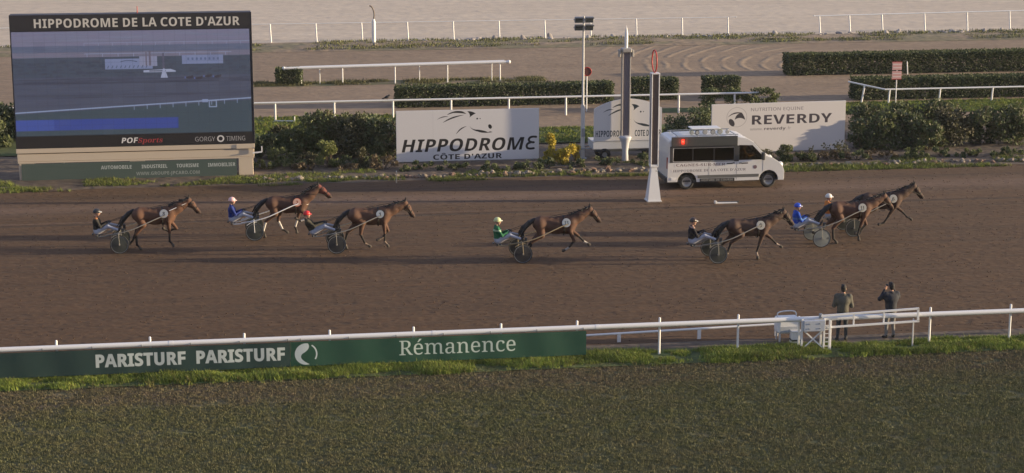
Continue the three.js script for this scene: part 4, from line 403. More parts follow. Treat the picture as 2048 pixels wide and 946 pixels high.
  print('print', sg, canvasTex(1024, 600, (g, W2, H2) => { g.fillStyle = '#d4d2d0'; g.fillRect(0, 0, W2, H2); drawHorseHead(g, W2 * .42, H2 * .16, 3.5, '#23303a'); g.fillStyle = '#23303a'; g.font = 'bold 90px sans-serif'; const T = (s, x, wd) => { g.save(); g.translate(x * W2, H2 * .9); g.scale(wd * W2 / g.measureText(s).width, 1.35); g.fillText(s, 0, 0); g.restore(); }; T('HIPPODROME', .02, .46); T("COTE D'AZUR", .6, .39); }), t, .6);
  part('trailer_body', [box(w + .1, .4, 1.2, 0, .7, -.62, .04)], mat(.55, .57, .6, .5), t); part('trim', box(w + .12, .05, 1.22, 0, .88, -.62, .01), M.whiteOld, t); for (const s of [-1, 1]) for (const q of [.22, -.82]) { const wl = part('wheel', new THREE.CylinderGeometry(.12, .12, .16, 16).rotateX(Math.PI / 2).translate(s * hw * .7, .3, q), M.steel, t); part('tyre', new THREE.TorusGeometry(.2, .09, 10, 24).translate(s * hw * .7, .3, q), M.rubber, wl); } part('axle', [-1, 1].map(s => bar([s * hw * .7, .3, .2], [s * hw * .7, .3, -.8], .04)), M.dark, t); part('chassis', [box(w * .95, .1, .9, 0, .47, -.3)], M.dark, t); part('tow_bar', [bar([-hw - .1, .6, .1], [-hw - .9, .5, -.3], .03), bar([-hw - .1, .6, -.7], [-hw - .9, .5, -.3], .03), bar([-hw - .85, 0, -.3], [-hw - .85, .55, -.3], .035)], M.galv, t);
}
// ------------------------------------------------------------------ giant video screen
{
  const z = -86, xr = V(509, 285, z).x, xl = xr - 10.55, w = xr - xl, cx = (xl + xr) / 2, y0 = V(500, 287, z).y, y1 = V(500, 24, z).y, t = thing('video_screen', 'giant video screen with a dark lettered header on a cream beam', 'screen', [cx, 0, z]); const H = y1 - y0, hh = .68, fh = .52;
  part('cabinet', box(w, H, .7, 0, (y0 + y1) / 2, -.36, .02), mat(.025, .025, .035, .5), t);
  const tx = (px, py) => { const p = V(px, py, z); return p.x; };
  print('header', plane(w - .04, hh, 0, y1 - hh / 2 - .02, .004), canvasTex(2048, 136, (g, W2, H2) => { g.fillStyle = '#2b2b30'; g.fillRect(0, 0, W2, H2); g.fillStyle = '#d2cfc6'; g.font = 'bold 110px sans-serif'; const s = "HIPPODROME DE LA COTE D'AZUR", m = g.measureText(s).width, xe = (tx(480, 40) - xl) / w * W2, xo = (tx(183, 45) - xl) / w * W2; const full = (xe - xo) / (g.measureText("ME DE LA COTE D'AZUR").width + g.measureText('O').width * .8) * m; g.translate(xe - full, H2 * .82); g.scale(full / m, 1); g.fillText(s, 0, 0); }), t, .6);
  const ph = H - hh - fh - .1, py = y0 + fh + .04 + ph / 2; const pic = canvasTex(1024, 480, (g, W2, H2) => { const r = rng(91), Y = v => v * H2, X = v => v * W2; const band = (c, a, b) => { g.fillStyle = c; g.fillRect(0, Y(a), W2, Y(b - a) + 1); }; const streaks = (a, b, n, c0, w, h) => { for (let i = 0; i < n; i++) { const v = Math.floor(c0 + 22 * (r() - .5)); g.fillStyle = `rgba(${v},${v + 1},${v + 11},.35)`; g.fillRect(X(r() * 1.1 - .05), Y(lerp(a, b, r())), w * (.3 + r()), h * (.5 + r())); } };
    band('#7c7480', 0, .14); band('#5e6270', .14, .2); band('#7a7078', .2, .25); band('#474d55', .25, .44); band('#4d4f59', .44, 1); streaks(0, .13, 160, 122, 160, 3); streaks(.14, .25, 160, 104, 120, 3); streaks(.26, .43, 420, 64, 26, 7); streaks(.44, .79, 620, 80, 150, 3); streaks(.45, .5, 80, 62, 220, 4); streaks(.6, .64, 60, 66, 200, 4);
    g.fillStyle = '#8b8f9d'; for (let i = 0; i < 12; i++) g.fillRect(X(.3 + i * .06), Y(.115), 2, 14); g.fillRect(X(.3), Y(.113), X(.7), 2); g.fillRect(X(.3), Y(.215), X(.62), 3); for (let i = 0; i < 10; i++) g.fillRect(X(.31 + i * .065), Y(.215), 3, 16);
    g.fillStyle = '#7d8296'; g.fillRect(X(.385), Y(.27), X(.2), Y(.1)); g.fillRect(X(.71), Y(.245), X(.175), Y(.085)); g.fillStyle = '#8a8894'; g.fillRect(X(.53), Y(.25), X(.075), Y(.095)); g.strokeStyle = '#4f576a'; g.lineWidth = 4; for (let i = 0; i < 10; i++) { g.beginPath(); g.moveTo(X(.395 + i * .018), Y(.36)); g.lineTo(X(.4 + i * .018), Y(.335)); g.stroke(); } for (let i = 0; i < 8; i++) { g.fillStyle = '#59617a'; g.fillRect(X(.733 + i * .018), Y(.27), 8, 11); } g.beginPath(); g.moveTo(X(.45), Y(.3)); g.quadraticCurveTo(X(.48), Y(.275), X(.52), Y(.3)); g.stroke();
    g.fillStyle = '#6a5f66'; g.fillRect(X(.556), Y(.21), 6, Y(.13)); g.fillRect(X(.57), Y(.2), 9, Y(.14)); g.fillStyle = '#5b5560'; g.fillRect(X(.627), Y(.22), 9, Y(.15)); g.fillStyle = '#a6a5ad'; g.beginPath(); g.moveTo(X(.545), Y(.385)); g.lineTo(X(.66), Y(.375)); g.lineTo(X(.682), Y(.392)); g.lineTo(X(.682), Y(.405)); g.lineTo(X(.545), Y(.405)); g.fill(); g.fillStyle = '#3a3d45'; g.fillRect(X(.57), Y(.388), X(.07), 4); g.fillStyle = '#a3a2ab'; g.beginPath(); g.moveTo(X(.629), Y(.37)); g.lineTo(X(.635), Y(.37)); g.lineTo(X(.648), Y(.46)); g.lineTo(X(.617), Y(.46)); g.fill();
    for (const [x, y] of [[.74, .46], [.78, .468], [.82, .45], [.86, .455]]) { g.fillStyle = '#3b3438'; g.beginPath(); g.ellipse(X(x), Y(y), 15, 6, -.12, 0, 7); g.fill(); g.fillRect(X(x) + 8, Y(y) - 9, 7, 8); g.fillStyle = '#5d6690'; g.fillRect(X(x) - 22, Y(y) - 4, 5, 8); }
    g.fillStyle = '#3f4a4d'; g.beginPath(); g.moveTo(0, Y(.79)); g.lineTo(W2, Y(.69)); g.lineTo(W2, H2); g.lineTo(0, H2); g.fill(); for (let i = 0; i < 500; i++) { const v = Math.floor(58 + 22 * r()), x = r(); g.fillStyle = `rgba(${v},${v + 12},${v + 8},.35)`; g.fillRect(X(x), Y(lerp(.8 - .1 * x, 1, r())), 22 * r(), 2 + 3 * r()); }
    g.strokeStyle = '#8f97a5'; g.lineWidth = 6; g.beginPath(); g.moveTo(0, Y(.775)); g.lineTo(W2, Y(.67)); g.stroke(); g.lineWidth = 3; for (let i = 0; i < 9; i++) { g.beginPath(); g.moveTo(X(.5 + i * .055), Y(.72 - i * .0058)); g.lineTo(X(.5 + i * .055), Y(.765 - i * .0058)); g.stroke(); } g.lineWidth = 5; g.strokeRect(X(.82), Y(.69), X(.03), Y(.06)); g.fillStyle = '#8d94a6'; g.fillRect(X(.79), Y(.675), X(.025), Y(.03)); g.fillStyle = '#3a4781'; g.fillRect(0, Y(.845), X(.685), Y(.105)); g.fillStyle = '#44528c'; g.fillRect(0, Y(.845), X(.16), Y(.105));
    g.fillStyle = 'rgba(20,20,26,.16)'; for (let i = 0; i < 22; i++) g.fillRect(X(i / 22), 0, 1.5, H2); for (let i = 0; i < 10; i++) g.fillRect(0, Y(i / 10), W2, 1.5); for (let i = 0; i < 12; i++) { g.fillStyle = `rgba(${r() < .5 ? '30,32,40' : '120,122,130'},.07)`; g.fillRect(X(Math.floor(r() * 22) / 22), Y(Math.floor(r() * 10) / 10), W2 / 22, H2 / 10); } });
  part('picture', plane(w - .14, ph, -.02, py, .004), new THREE.MeshStandardMaterial({ color: 0x0c0c0e, roughness: .6, emissive: 0xdde6ff, emissiveMap: pic, emissiveIntensity: .42 }), t);
  print('footer', plane(w - .04, fh, 0, y0 + fh / 2 + .01, .004), canvasTex(2048, 104, (g, W2, H2) => { g.fillStyle = '#211f22'; g.fillRect(0, 0, W2, H2); const X = p => (tx(p, 278) - xl) / w * W2, T = (s, f, a, b, col, k = 0) => { g.save(); g.fillStyle = col; g.font = f; g.transform(1, 0, k, 1, X(a), H2 * .72); g.scale((X(b) - X(a)) / g.measureText(s).width, 1); g.fillText(s, 0, 0); g.restore(); }; T('POF', 'bold 68px sans-serif', 241, 275, '#e4e2de', -.2); T('Sports', 'bold 60px serif', 275, 325, '#a53a3c', -.25); T('GORGY', '56px sans-serif', 390, 431, '#a9a7a6'); T('TIMING', '56px sans-serif', 453, 492, '#a9a7a6'); g.lineWidth = 13; g.strokeStyle = '#d8d6d3'; g.beginPath(); g.arc(X(442), H2 * .52, 25, 0, 7); g.stroke(); }), t, .6);
  part('frame_edge', [box(.05, H, .06, w / 2, (y0 + y1) / 2, -.02, .01)], mat(.02, .02, .03, .5), t);
  part('beam', [box(w, .2, .8, 0, y0 - .11, -.36, .01), box(w - .05, .34, .72, 0, y0 - .42, -.36, .02), box(w - .08, .07, .76, 0, y0 - .63, -.36, .01)], M.cream, t); const pilx = V(492, 330, z).x - cx; for (const x of [pilx, -pilx, 0]) { part('pillar', box(.66, y0 - .6, .7, x, (y0 - .6) / 2, -.34, .02), M.cream, t); } part('pillar_cap', box(.82, .2, .78, pilx, y0 - .12, -.32, .01), M.cream, t);
  part('bracket', [beam([w / 2 - .1, y0 - .42, .1], [w / 2 + .32, y0 - .38, .1], .05, .06), beam([w / 2 + .32, y0 - .38, .1], [w / 2 + .32, y0 - .12, .1], .05, .05)], M.white, t);
  for (const x of [-3.5, 0, 3.5]) part('back_strut', beam([x, .0, -2.6], [x, y0 + 2.5, -.7], .14, .14), M.galv, t); part('antenna', [cyl(.02, .015, .3, (V(274, 30, z).x - cx), y1, -.3)], M.red, t);
  const bx0 = -w / 2 + .2, bx1 = V(474, 340, z).x - cx, bn = thing('sponsor_banner', 'dull green banner with small pale capitals beneath the video screen', 'banner', [cx + (bx0 + bx1) / 2, 0, z + .12]); const bw = bx1 - bx0, bh = y0 - .68; part('backing', box(bw, bh, .02, 0, bh / 2 + .01, -.012), mat(.06, .08, .07, .8), bn); print('print', plane(bw, bh, 0, bh / 2 + .01, .003), canvasTex(2048, Math.round(2048 * bh / bw), (g, W2, H2) => { g.fillStyle = '#4b5a54'; g.fillRect(0, 0, W2, H2); const X = p => (V(p, 335, z + .12).x - (cx + bx0)) / bw * W2, T = (s, a, b, y, col, k) => { g.save(); g.fillStyle = col; g.font = 'bold 48px sans-serif'; g.translate(X(a), y * H2); g.scale((X(b) - X(a)) / g.measureText(s).width, k); g.fillText(s, 0, 0); g.restore(); }; T('AUTOMOBILE', 202, 264, .42, '#b7bdb8', 1); T('INDUSTRIEL', 283, 335, .42, '#b7bdb8', 1); T('TOURISME', 353, 398, .42, '#b7bdb8', 1); T('IMMOBILIER', 416, 471, .42, '#b7bdb8', 1); T('WWW.GROUPE-JPCARO.COM', 272, 400, .82, '#8d958f', .95); }), bn, .8); for (let i = 0; i < 6; i++) part('stake', cyl(.03, .03, bh, lerp(-bw / 2 + .1, bw / 2 - .1, i / 5), 0, -.055), M.galv, bn);
}
// ------------------------------------------------------------------ stone border of the bed
{
  const r = rng(5), V0 = []; for (let k = 0; k < 6; k++) { const g = new THREE.IcosahedronGeometry(1, 1), p = g.attributes.position, q = rng(40 + k); const ox = q() * 50; for (let i = 0; i < p.count; i++) { const x = p.getX(i), y = p.getY(i), z = p.getZ(i), f = .45 + 1.1 * fbm(x * 1.7 + ox, y * 1.7 + z * 2.1 + ox, 2); p.setXYZ(i, x * f, y * f, z * f); } g.computeVertexNormals(); V0.push(g); }
  const SM = [mat(.22, .18, .14, .9), mat(.16, .13, .1, .9), mat(.28, .24, .19, .9), mat(.19, .12, .085, .9), mat(.2, .18, .15, .9)];
  const t = thing('stone_border', 'uneven row of loose pale stones edging the planting bed', 'stone border');
  for (let i = 0; i < 290; i++) { const x = lerp(.6, 40, (i + r()) / 290), zz = -83.95 - .5 * r() - .35 * fbm(x * .3, 7, 2); if (x > -9 && x < .6) continue; const s = .06 + .09 * r() ** 1.6, o = part('stone', V0[i % 6], SM[Math.floor(r() * 5)], t); o.position.set(x, s * .38, zz); o.scale.set(s * (1 + .5 * r()), s * (.7 + .3 * r()), s); o.rotation.set(r() * .6, r() * 6.28, r() * .6); }
  for (const [px, py, s] of [[1143, 349, .12], [1184, 343, .13], [1262, 344, .11], [1138, 338, .09], [1215, 338, .1]]) { const c = G(px, py), o = solo('boulder', V0[Math.floor(s * 50) % 6].clone().scale(s * 1.5, s, s).translate(0, s * .6, 0), SM[3], '', 'rock', 'reddish rocks below the yellow bushes'); o.position.set(c.x, 0, c.z); o.userData.label = 'reddish rock lying behind the stone border below the light mast'; }
  const k = thing('fallen_slab', 'dark wooden plank lying behind the stones near the yellow bushes', 'plank', [G(1140, 342).x, 0, -85.7], .06); part('plank', box(1.7, .1, .3, 0, .06, 0, .02), mat(.09, .07, .055, .9), k); part('plank_end', box(.12, .14, .34, .8, .07, 0, .02), mat(.11, .085, .065, .9), k);
  const c = G(793, 366), s = thing('marker_stake', 'thin pale stake standing at the inner edge of the dirt', 'stake', [c.x, 0, c.z]); part('stake', cyl(.025, .02, .52), M.cream, s); part('tip', new THREE.ConeGeometry(.02, .05, 8).translate(0, .545, 0), M.white, s);
}
// ------------------------------------------------------------------ shrubs and hedges: leaf faces through the crown's volume
function leaves(n, seed, spot, size, col) { const r = rng(seed), P = new Float32Array(n * 18), N = new Float32Array(n * 18), C = new Float32Array(n * 18), a = new THREE.Vector3(), b = new THREE.Vector3(), nn = new THREE.Vector3(); let k = 0;
  for (let i = 0; i < n; i++) { const s = spot(r); const l = size * (.6 + .8 * r()), w = l * .3; a.set(r() - .5, r() * .9 - .15, r() - .5).normalize(); b.set(r() - .5, r() - .5, r() - .5).cross(a).normalize(); nn.crossVectors(a, b); const c = col(r, s); const q = [[0, 0], [.45, 1], [1, 0], [0, 0], [1, 0], [.45, -1]]; for (const [u, v] of q) { for (let d = 0; d < 3; d++) { P[k + d] = s[d] + a.getComponent(d) * l * u + b.getComponent(d) * w * v - (Math.abs(v) ? 0 : nn.getComponent(d) * l * .12 * u); N[k + d] = -nn.getComponent(d); C[k + d] = c[d]; } k += 3; } }
  const g = new THREE.BufferGeometry(); g.setAttribute('position', new THREE.BufferAttribute(P, 3)); g.setAttribute('normal', new THREE.BufferAttribute(N, 3)); g.setAttribute('color', new THREE.BufferAttribute(C, 3)); return g; }
const PAL = { dark: [[.048, .07, .03], [.125, .15, .056]], mid: [[.055, .082, .028], [.15, .172, .056]], light: [[.08, .11, .03], [.2, .22, .06]], yellow: [[.36, .28, .03], [.62, .5, .06]], dry: [[.08, .06, .035], [.16, .115, .06]], olive: [[.045, .05, .022], [.11, .105, .045]] };
let vegSeed = 500;
function shrub(label, x, z, w, h, pal, o = {}) {
  const seed = vegSeed++, r = rng(seed), t = thing(o.name ?? 'shrub', label, 'shrub', [x, 0, z], 0, o.group), [c0, c1] = PAL[pal], d = o.depth ?? w * .8; const cl = []; const nc = o.clumps ?? Math.max(9, Math.round(w * h * 9)); for (let i = 0; i < nc; i++) { const a = r() * 6.283, u = Math.sqrt(r()), y = .12 + .88 * r(), env = o.cone ? (1.05 - y) : Math.sqrt(Math.max(.08, 1 - ((y - .45) / .6) ** 2)); cl.push([Math.cos(a) * u * w * .45 * env, y * h * .78, Math.sin(a) * u * d * .45 * env, (.08 + .12 * r()) * Math.min(w, h) + .04, r()]); }
  const n = Math.round((o.density ?? 620) * w * h + 150); part('foliage', leaves(n, seed + 9, rr => { const c = cl[Math.floor(rr() * nc)], q = Math.cbrt(.25 + .75 * rr()) * c[3], a = rr() * 6.283, b = Math.acos(2 * rr() - 1); return [c[0] + q * Math.sin(b) * Math.cos(a), Math.max(.03, c[1] + q * Math.cos(b) * .9), c[2] + q * Math.sin(b) * Math.sin(a), c[4]]; }, o.leaf ?? .1, (rr, s) => { const c = mix3(c0, c1, clamp(.45 * rr() + .6 * s[3])); return o.mixTo && rr() < .2 ? mix3(c, o.mixTo, .7) : c; }), M.leaf, t);
  const st = []; for (let i = 0; i < Math.min(nc, 12); i++) { const c = cl[i]; st.push(bar([c[0] * .15, 0, c[2] * .15], [c[0], c[1], c[2]], .018, .006, 5)); } part('stem', st, M.bark, t); return t; }
function hedge(label, x0, x1, z, d, h, pal = 'dark', group) { const seed = vegSeed++, L = x1 - x0, t = thing('hedge', label, 'hedge', [(x0 + x1) / 2, 0, z], 0, group), [c0, c1] = PAL[pal]; const hr = rng(seed + 3), tw = []; for (let q = 0; q < L * 5; q++) { const bx = (hr() - .5) * (L - .3), bz = (hr() - .5) * (d - .5); tw.push(bar([bx, 0, bz], [bx + .3 * (hr() - .5), h * (.6 + .3 * hr()), bz + .3 * (hr() - .5)], .016, .006, 5)); } part('stems', tw, M.bark, t).userData.kind = 'stuff';
  const A = L * h, B = L * d, E2 = d * h, tot = 2 * A + B + 2 * E2; part('foliage', leaves(Math.round(tot * 700), seed, r => { let q = r() * tot, x, y, zz; const off = -.42 * r() ** 1.5; const bump = (a, b) => .09 * (fbm(a * 1.7 + seed, b * 1.7, 3) - .5); if (q < 2 * A) { x = (r() - .5) * L; y = r() * h; zz = (d / 2 + off + bump(x, y)) * (q < A ? 1 : -1); } else if (q < 2 * A + B) { x = (r() - .5) * L; zz = (r() - .5) * d; y = h + off + bump(x, zz) * 1.4; } else { y = r() * h; zz = (r() - .5) * d; x = (L / 2 + off + bump(y, zz)) * (r() < .5 ? 1 : -1); } return [x, Math.max(.02, y), zz, fbm(x * .9 + seed, y * 1.2, 2)]; }, .115, (r, s) => mix3(c0, c1, clamp(.5 * r() + s[3] * .7 - .15))), M.leaf, t); return t; }
const onG = (px, py) => G(px, py);
// left bed, between the screen and the billboard
const bedRows = [[545, 318, 2.0, 1.35, 'dark'], [600, 316, 2.3, 1.7, 'mid'], [648, 312, 2.2, 2.5, 'mid'], [700, 314, 2.2, 2.3, 'olive'], [748, 314, 2.0, 2.2, 'dark'], [782, 316, 1.5, 2.0, 'dark'], [575, 300, 2.4, 1.35, 'olive'], [640, 296, 2.6, 1.9, 'dark'], [705, 296, 2.6, 1.9, 'mid'], [762, 298, 2.4, 1.9, 'dark']];
bedRows.forEach(([px, py, w, h, p], i) => { const c = onG(px, py); shrub(`${{ dark: 'dark', mid: 'mid green', olive: 'olive green' }[p]} dense shrub in the ${i < 6 ? 'front' : 'rear'} row beside the slanted lettering billboard`, c.x, c.z, w, h, p, { group: 'dense shrubs between screen and billboard', leaf: .16, mixTo: i % 3 === 2 ? [.16, .12, .08] : null }); });
{ let c; for (const [px, py, w, h, p] of [[530, 338, 1.6, .5, 'mid'], [590, 338, 1.5, .45, 'dark'], [622, 330, 1.6, .7, 'olive'], [688, 334, 1.5, .6, 'dark'], [745, 334, 1.6, .6, 'mid'], [610, 340, 1.3, .35, 'dry'], [700, 342, 1.4, .35, 'dry']]) { c = onG(px, py); shrub(`low ${{ dark: 'dark', mid: 'green', dry: 'dry brown', olive: 'olive' }[p]} plant filling the bed before the dense shrubs`, c.x, c.z, w, h, p, { group: 'low plants before the dense shrubs', name: 'low_plant' }); }
  c = onG(658, 336); shrub('bright green bush standing in front of the dark shrubs beside the stones', c.x, c.z, 1.05, 1.5, 'light', { density: 1500 }); c = onG(560, 334); shrub('leafy mid green bush near the cream screen pillar', c.x, c.z, 1.5, 1.1, 'mid', {}); c = onG(724, 338); shrub('slim olive bush with a cut top in front of the dark shrubs', c.x, c.z, .75, 1.15, 'olive', { density: 1400 }); c = onG(768, 340); shrub('brown dry bush by the lower corner of the slanted lettering billboard', c.x, c.z, 1.5, .85, 'dry', { density: 500 });
  for (const [px, w] of [[842, 2.4], [905, 1.8], [960, 2.2], [1020, 2.0], [1062, 1.6]]) { c = onG(px, 341); shrub((px < 900 ? 'low bright green' : 'low dark green') + ' ground cover plant below the slanted lettering billboard', c.x, c.z, w, .42, px < 900 ? 'mid' : 'dark', { group: 'low plants below the billboard', name: 'low_plant' }); }
  c = onG(1101, 326); shrub('pointed yellow bush right of the slanted lettering billboard', c.x, c.z, .8, 1.6, 'yellow', { cone: 1, density: 1900, mixTo: [.08, .1, .02] }); c = onG(1131, 328); shrub('rounded yellow flowering bush beside the light mast', c.x, c.z, 1.0, 1.05, 'yellow', { density: 1900, mixTo: [.08, .1, .02] }); c = onG(1151, 322); shrub('small half brown yellow bush at the foot of the light mast', c.x, c.z, .7, .9, 'yellow', { density: 700, mixTo: [.1, .07, .04] });
  for (const [px, py, w, h] of [[1096, 336, 1.3, .5], [1150, 336, 1.2, .45], [1210, 332, 1.5, .45], [1285, 330, 1.4, .55]]) { c = onG(px, py); shrub('low dark plant in the bed around the light mast', c.x, c.z, w, h, 'dark', { group: 'low plants around the mast', name: 'low_plant' }); }
  // behind the minibus
  for (const [px, py, w, h] of [[1352, 305, 1.8, 2.2], [1392, 300, 2.0, 2.35], [1428, 284, 1.8, 2.3]]) { c = onG(px, py); shrub('tall dark shrub between the sign trailer and the round emblem billboard', c.x, c.z, w, h, 'dark', { group: 'dark shrubs behind the minibus', leaf: .12 }); }
  for (const [px, py, w, h] of [[1420, 218, 1.6, 1.3], [1470, 220, 1.8, 1.3], [1528, 222, 1.6, 1.5]]) { c = onG(px, py); shrub('bush showing above the round emblem billboard near the end of the far rail', c.x, c.z, w, h, 'mid', { group: 'bushes behind the round emblem billboard', leaf: .12 }); }
  c = onG(1572, 324); shrub('rounded green bush in front of the round emblem billboard', c.x, c.z, .85, 1.15, 'mid', { density: 1500 });
  for (const [px, py, w, h] of [[1615, 322, 1.0, .75], [1672, 318, 1.4, 1.05], [1530, 322, .9, .6]]) { c = onG(px, py); shrub('sparse leggy plant in front of the round emblem billboard', c.x, c.z, w, h, 'olive', { group: 'sparse plants before the emblem billboard', density: 190, clumps: 14 }); }
  for (const [px, w, p] of [[1605, 2.2, 'mid'], [1660, 2.2, 'dry'], [1712, 2.4, 'dark'], [1770, 2.4, 'dry'], [1825, 2.4, 'mid'], [1885, 2.4, 'dark'], [1950, 2.4, 'mid'], [2015, 2.4, 'dark']]) { c = onG(px, 322 - (px - 1600) * .022); shrub(`low ${{ dark: 'dark', mid: 'green', dry: 'dry brown' }[p]} trailing plant behind the stones right of the minibus`, c.x, c.z, w, .45, p, { group: 'low plants right of the minibus', name: 'low_plant' }); }
  [[1722, 300, 1.7, 1.7, 'dark'], [1765, 298, 1.9, 2.1, 'mid'], [1812, 296, 2.0, 2.0, 'dark'], [1858, 300, 1.9, 1.6, 'mid'], [1900, 292, 2.2, 2.2, 'olive'], [1960, 290, 2.4, 2.1, 'dark'], [2030, 288, 2.4, 2.2, 'mid'], [1735, 276, 2.2, 2.0, 'dark'], [1800, 272, 2.4, 2.0, 'mid'], [1870, 270, 2.4, 2.0, 'dark']].forEach(([px, py, w, h, p]) => { c = onG(px, py); shrub(`${{ dark: 'dark', mid: 'mid green', olive: 'olive green' }[p]} dense shrub in the ${py > 280 ? 'front' : 'rear'} row right of the round emblem billboard`, c.x, c.z, w, h, p, { group: 'dense shrubs right of the emblem billboard', leaf: .16, mixTo: [.12, .1, .06] }); });
  for (const [px, py, w, h, p] of [[150, 300, 2.4, 2.2, 'dark'], [80, 300, 2.6, 2.3, 'mid'], [10, 302, 2.4, 2.2, 'dark'], [-30, 320, 2.2, 1.5, 'mid']]) { c = onG(px, py); shrub('dense shrub standing behind the video screen supports', c.x, c.z - 3, w, h, p, { group: 'shrubs behind the screen', leaf: .16 }); }
}
hedge('long clipped hedge standing just beyond the far white rail', 8.9, 21.3, -106.1, 1.2, 1.14, 'dark'); hedge('short clipped hedge block between the two finish posts', 22.7, 25.3, -107, 1.1, 1.2, 'dark'); hedge('short clipped hedge block above the minibus roof', 27.0, 29.1, -107.4, 1.0, 1.15, 'dark');
hedge('large clipped hedge behind the small red and white sign', G(1570, 149).x, G(1570, 149).x + 24, -116.3, 1.3, 1.3, 'dark'); hedge('clipped hedge beneath the small red and white sign', 35.3, 60, -105.2, 1.2, 1.22, 'dark'); { const a = G(553, 172), b = G(605, 172); hedge('small square clipped hedge block at the end of the short rail', a.x, b.x, a.z - .5, 1.0, .98, 'dark'); }

// ------------------------------------------------------------------ rails in the background
function fence(name, label, z, x0, x1, top, r, posts, pr, o = {}) { const t = thing(name, label, 'rail', [0, 0, z]); part('rail_tube', [bar([x0, top, 0], [x1, o.top1 ?? top, 0], r, r, 12), ...(o.knob ? [new THREE.SphereGeometry(r * 1.35, 12, 8).translate(x1, o.top1 ?? top, 0)] : []), ...(o.knob0 ? [new THREE.SphereGeometry(r * 1.35, 12, 8).translate(x0, top, 0)] : [])], o.mat ?? M.white, t); for (const x of posts) part('post', bar([x + (o.leanX ?? 0), 0, 0], [x, lerp(top, o.top1 ?? top, (x - x0) / (x1 - x0)), -.01], pr), o.mat ?? M.white, t); return t; }
{ const z = -101.6, X = px => V(px, 210, z).x, p = []; for (let k = -6; k < 9; k++) p.push(X(550) + k * 3.16); fence('far_rail', 'white rail running behind the billboards ending above the minibus', z, -22, X(1520), 1.02, .055, p, .055, { knob: 1 });
  const f = thing('rail_support', 'low white ground bracket beside the far rail near the video screen', 'bracket', [X(550), 0, z + .1]); part('foot_bar', bar([0, .06, 0], [1.0, .1, .5], .035), M.white, f); part('foot_plate', box(.26, .04, .2, 0, .02, 0, .01), M.white, f); part('upright', cyl(.03, .03, .35, 1.0, 0, .5), M.white, f); }
{ const z = -115.8, X = px => V(px, 150, z).x; fence('short_rail', 'short thick white rail standing in the sand beyond the hedge', z, X(568), X(1018), 1.05, .085, [602, 685, 790, 895, 1000].map(X), .04, { knob: 1, knob0: 1, top1: 1.2 }); const k = thing('short_rail', 'second white rail fixed behind the short thick rail', 'rail', [0, 0, z - .35]); part('rail_tube', bar([X(600), 1.08, 0], [X(1010), 1.24, 0], .045), M.white, k); for (const px of [640, 840, 985]) part('post', bar([X(px), 0, 0], [X(px), 1.1 + .12 * (px - 600) / 410, 0], .03), M.white, k); }
{ const z = -139, X = px => V(px, 60, z).x, p = []; for (let px = -100; px <= 1460; px += 91.5) p.push(X(540 + Math.round((px - 540) / 91.5) * 91.5)); fence('back_fence', 'thin white post fence far behind along the pale sand', z, X(-110), X(1472), 1.34, .028, p, .055, { knob: 1, leanX: .06 }); fence('back_fence', 'white post rail at the back beyond the large clipped hedge', z - .3, X(1630), X(2100), 1.3, .05, [1640, 1700, 1765, 1850, 1935, 2020].map(X), .06, { knob0: 1, leanX: .12, top1: 1.5 }); }
{ const z = -103.2, A = V(1705, 167, z), B = V(1770, 179, z - .0), X = px => V(px, 190, z).x, t = thing('corner_rail', 'bent white rail in front of the hedge under the small sign', 'rail', [0, 0, z]); part('rail_tube', [bar([A.x, A.y, -.8], [B.x, B.y, 0], .05), bar([B.x, B.y, 0], [B.x + 22, B.y, 0], .05), new THREE.SphereGeometry(.052, 10, 8).translate(B.x, B.y, 0)], M.white, t); for (const [px, l] of [[1733, .15], [1779, .05], [1880, .05], [1985, .05]]) { const x = X(px); part('post', bar([x - l, 0, px < 1740 ? -.4 : 0], [x, px < 1740 ? lerp(A.y, B.y, .55) : B.y, px < 1740 ? -.4 : 0], .05), M.white, t); } }
{ const z = -103.0, c = V(1791, 207, z), y0 = V(1791, 158, z).y, y1 = V(1791, 124, z).y, t = thing('small_sign', 'small pink and white two panel sign on a white post', 'sign', [c.x, 0, z]); part('post', cyl(.03, .03, y1 - .1), M.white, t); const h = (y1 - y0) / 2 - .03; for (const k of [0, 1]) { const p = part('panel', box(.56, h, .03, -.02, y0 + h / 2 + k * (h + .06), .045, .006), mat(.62, .34, .32, .6), t); part('stripe', [box(.5, .05, .006, -.02, y0 + h * .7 + k * (h + .06), .062), box(.5, .05, .006, -.02, y0 + h * .3 + k * (h + .06), .062)], mat(.7, .6, .57, .6), p); part('edge', box(.57, .035, .034, -.02, y0 + (k ? h * 2 + .06 : .0), .045), M.red, p); }
  const z2 = -115.3, d = V(1814, 146, z2), s = thing('marker_stake', 'thin white stake leaning in front of the large clipped hedge', 'stake', [d.x, 0, z2]); part('stake', bar([.04, 0, 0], [-.03, .8, 0], .035), M.white, s); part('tip', new THREE.SphereGeometry(.036, 8, 6).translate(-.03, .8, 0), M.white, s); }
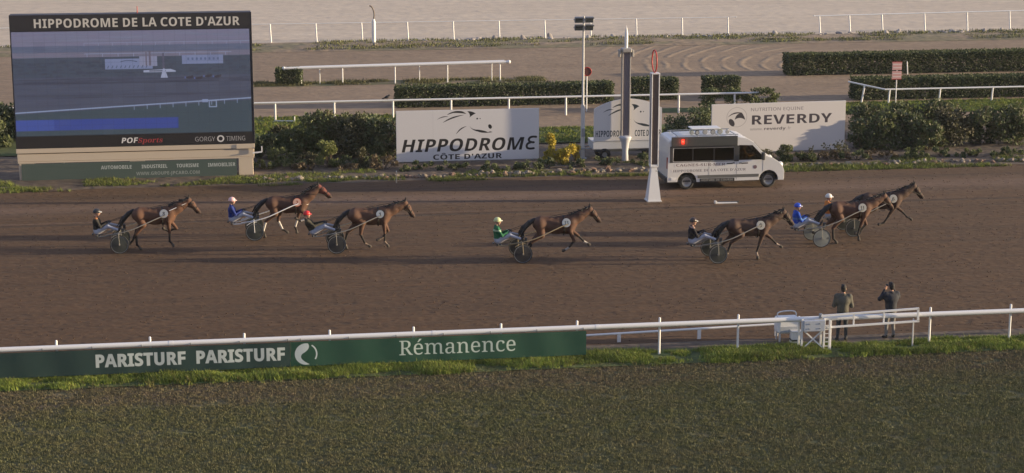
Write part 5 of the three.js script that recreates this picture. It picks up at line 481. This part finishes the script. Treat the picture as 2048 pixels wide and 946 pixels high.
{ const c = G(748, 95), t = thing('irrigation_hydrant', 'white irrigation post with a curved hose top by the back fence', 'hydrant', [c.x, 0, c.z]); const h1 = V(748, 38, c.z).y, h2 = V(740, 12, c.z).y; part('column', lathe([[.1, .35], [.14, .45], [.14, h1 - .25], [.1, h1 - .08], [.06, h1], [0, h1 + .01]], 16), M.white, t); part('valve', [cyl(.07, .07, .38), new THREE.SphereGeometry(.13, 12, 8).translate(.04, .28, .05), bar([.05, .3, .1], [.22, .34, .16], .04)], mat(.35, .33, .28, .6), t); part('hose', tube([[0, h1 - .05, 0], [.05, h1 + .3, 0], [0, h1 + .62, 0], [-.16, h2 - .02, 0], [-.28, h2 + .02, 0]], .05, 20), mat(.16, .13, .11, .6), t); part('flange', lathe([[.18, 0], [.18, .05], [.08, .08]], 14), M.galv, t); }
{ const z = -138.2; const r = rng(71), g = new THREE.IcosahedronGeometry(1, 1), m = [mat(.4, .36, .32, .9), mat(.3, .27, .25, .9)]; const t = thing('rubble_line', 'line of pale rubble lumps at the foot of the back fence', 'rubble'); for (let i = 0; i < 120; i++) { const x = lerp(6, 62, r()), s = .06 + .16 * r() ** 2, o = part('lump', g, m[i % 2], t); o.position.set(x, .06 + s * .15, z + 1.4 * (r() - .3)); o.scale.set(s * 1.9, s * .6, s); o.rotation.set(r(), r() * 6, r() * .4); } }
{ // crow on the far rail
  const z = -101.6, x = V(774, 201, z).x, t = thing('bird', 'small dark bird perched on the far white rail', 'bird', [x, 1.075, z]); part('body', organic([ell([0, .14, 0], [.13, .075, .07], 'a', .35), ell([.12, .22, 0], [.055, .05, .045], 'a', 0, .03), cap([.16, .22, 0], [.22, .21, 0], .018, .006, 'a', .01), cap([-.1, .1, 0], [-.26, .04, 0], .04, .025, 'a', .03), cap([.01, .1, .025], [.01, 0, .025], .012, .01, 'a', .01), cap([.01, .1, -.025], [.01, 0, -.025], .012, .01, 'a', .01)], .009, .03), mat(.015, .015, .018, .6), t); }
{ const c = G(434, 750); for (const [dx, dz, a] of [[0, 0, .4], [.14, .05, 1.3]]) { const g = new THREE.PlaneGeometry(.14, .1, 5, 4).rotateX(-Math.PI / 2), p = g.attributes.position; for (let i = 0; i < p.count; i++) p.setY(i, .03 * fbm(p.getX(i) * 22 + a * 9, p.getZ(i) * 22, 2)); g.computeVertexNormals(); const o = solo('litter', g, mat(.7, .7, .68, .8, { side: THREE.DoubleSide }), 'crumpled white paper scrap in the grass below the dark banner', 'litter', 'paper scraps below the dark banner'); o.position.set(c.x + dx, .08, c.z + dz); o.rotation.y = a; } }

renderer.render(scene, camera);
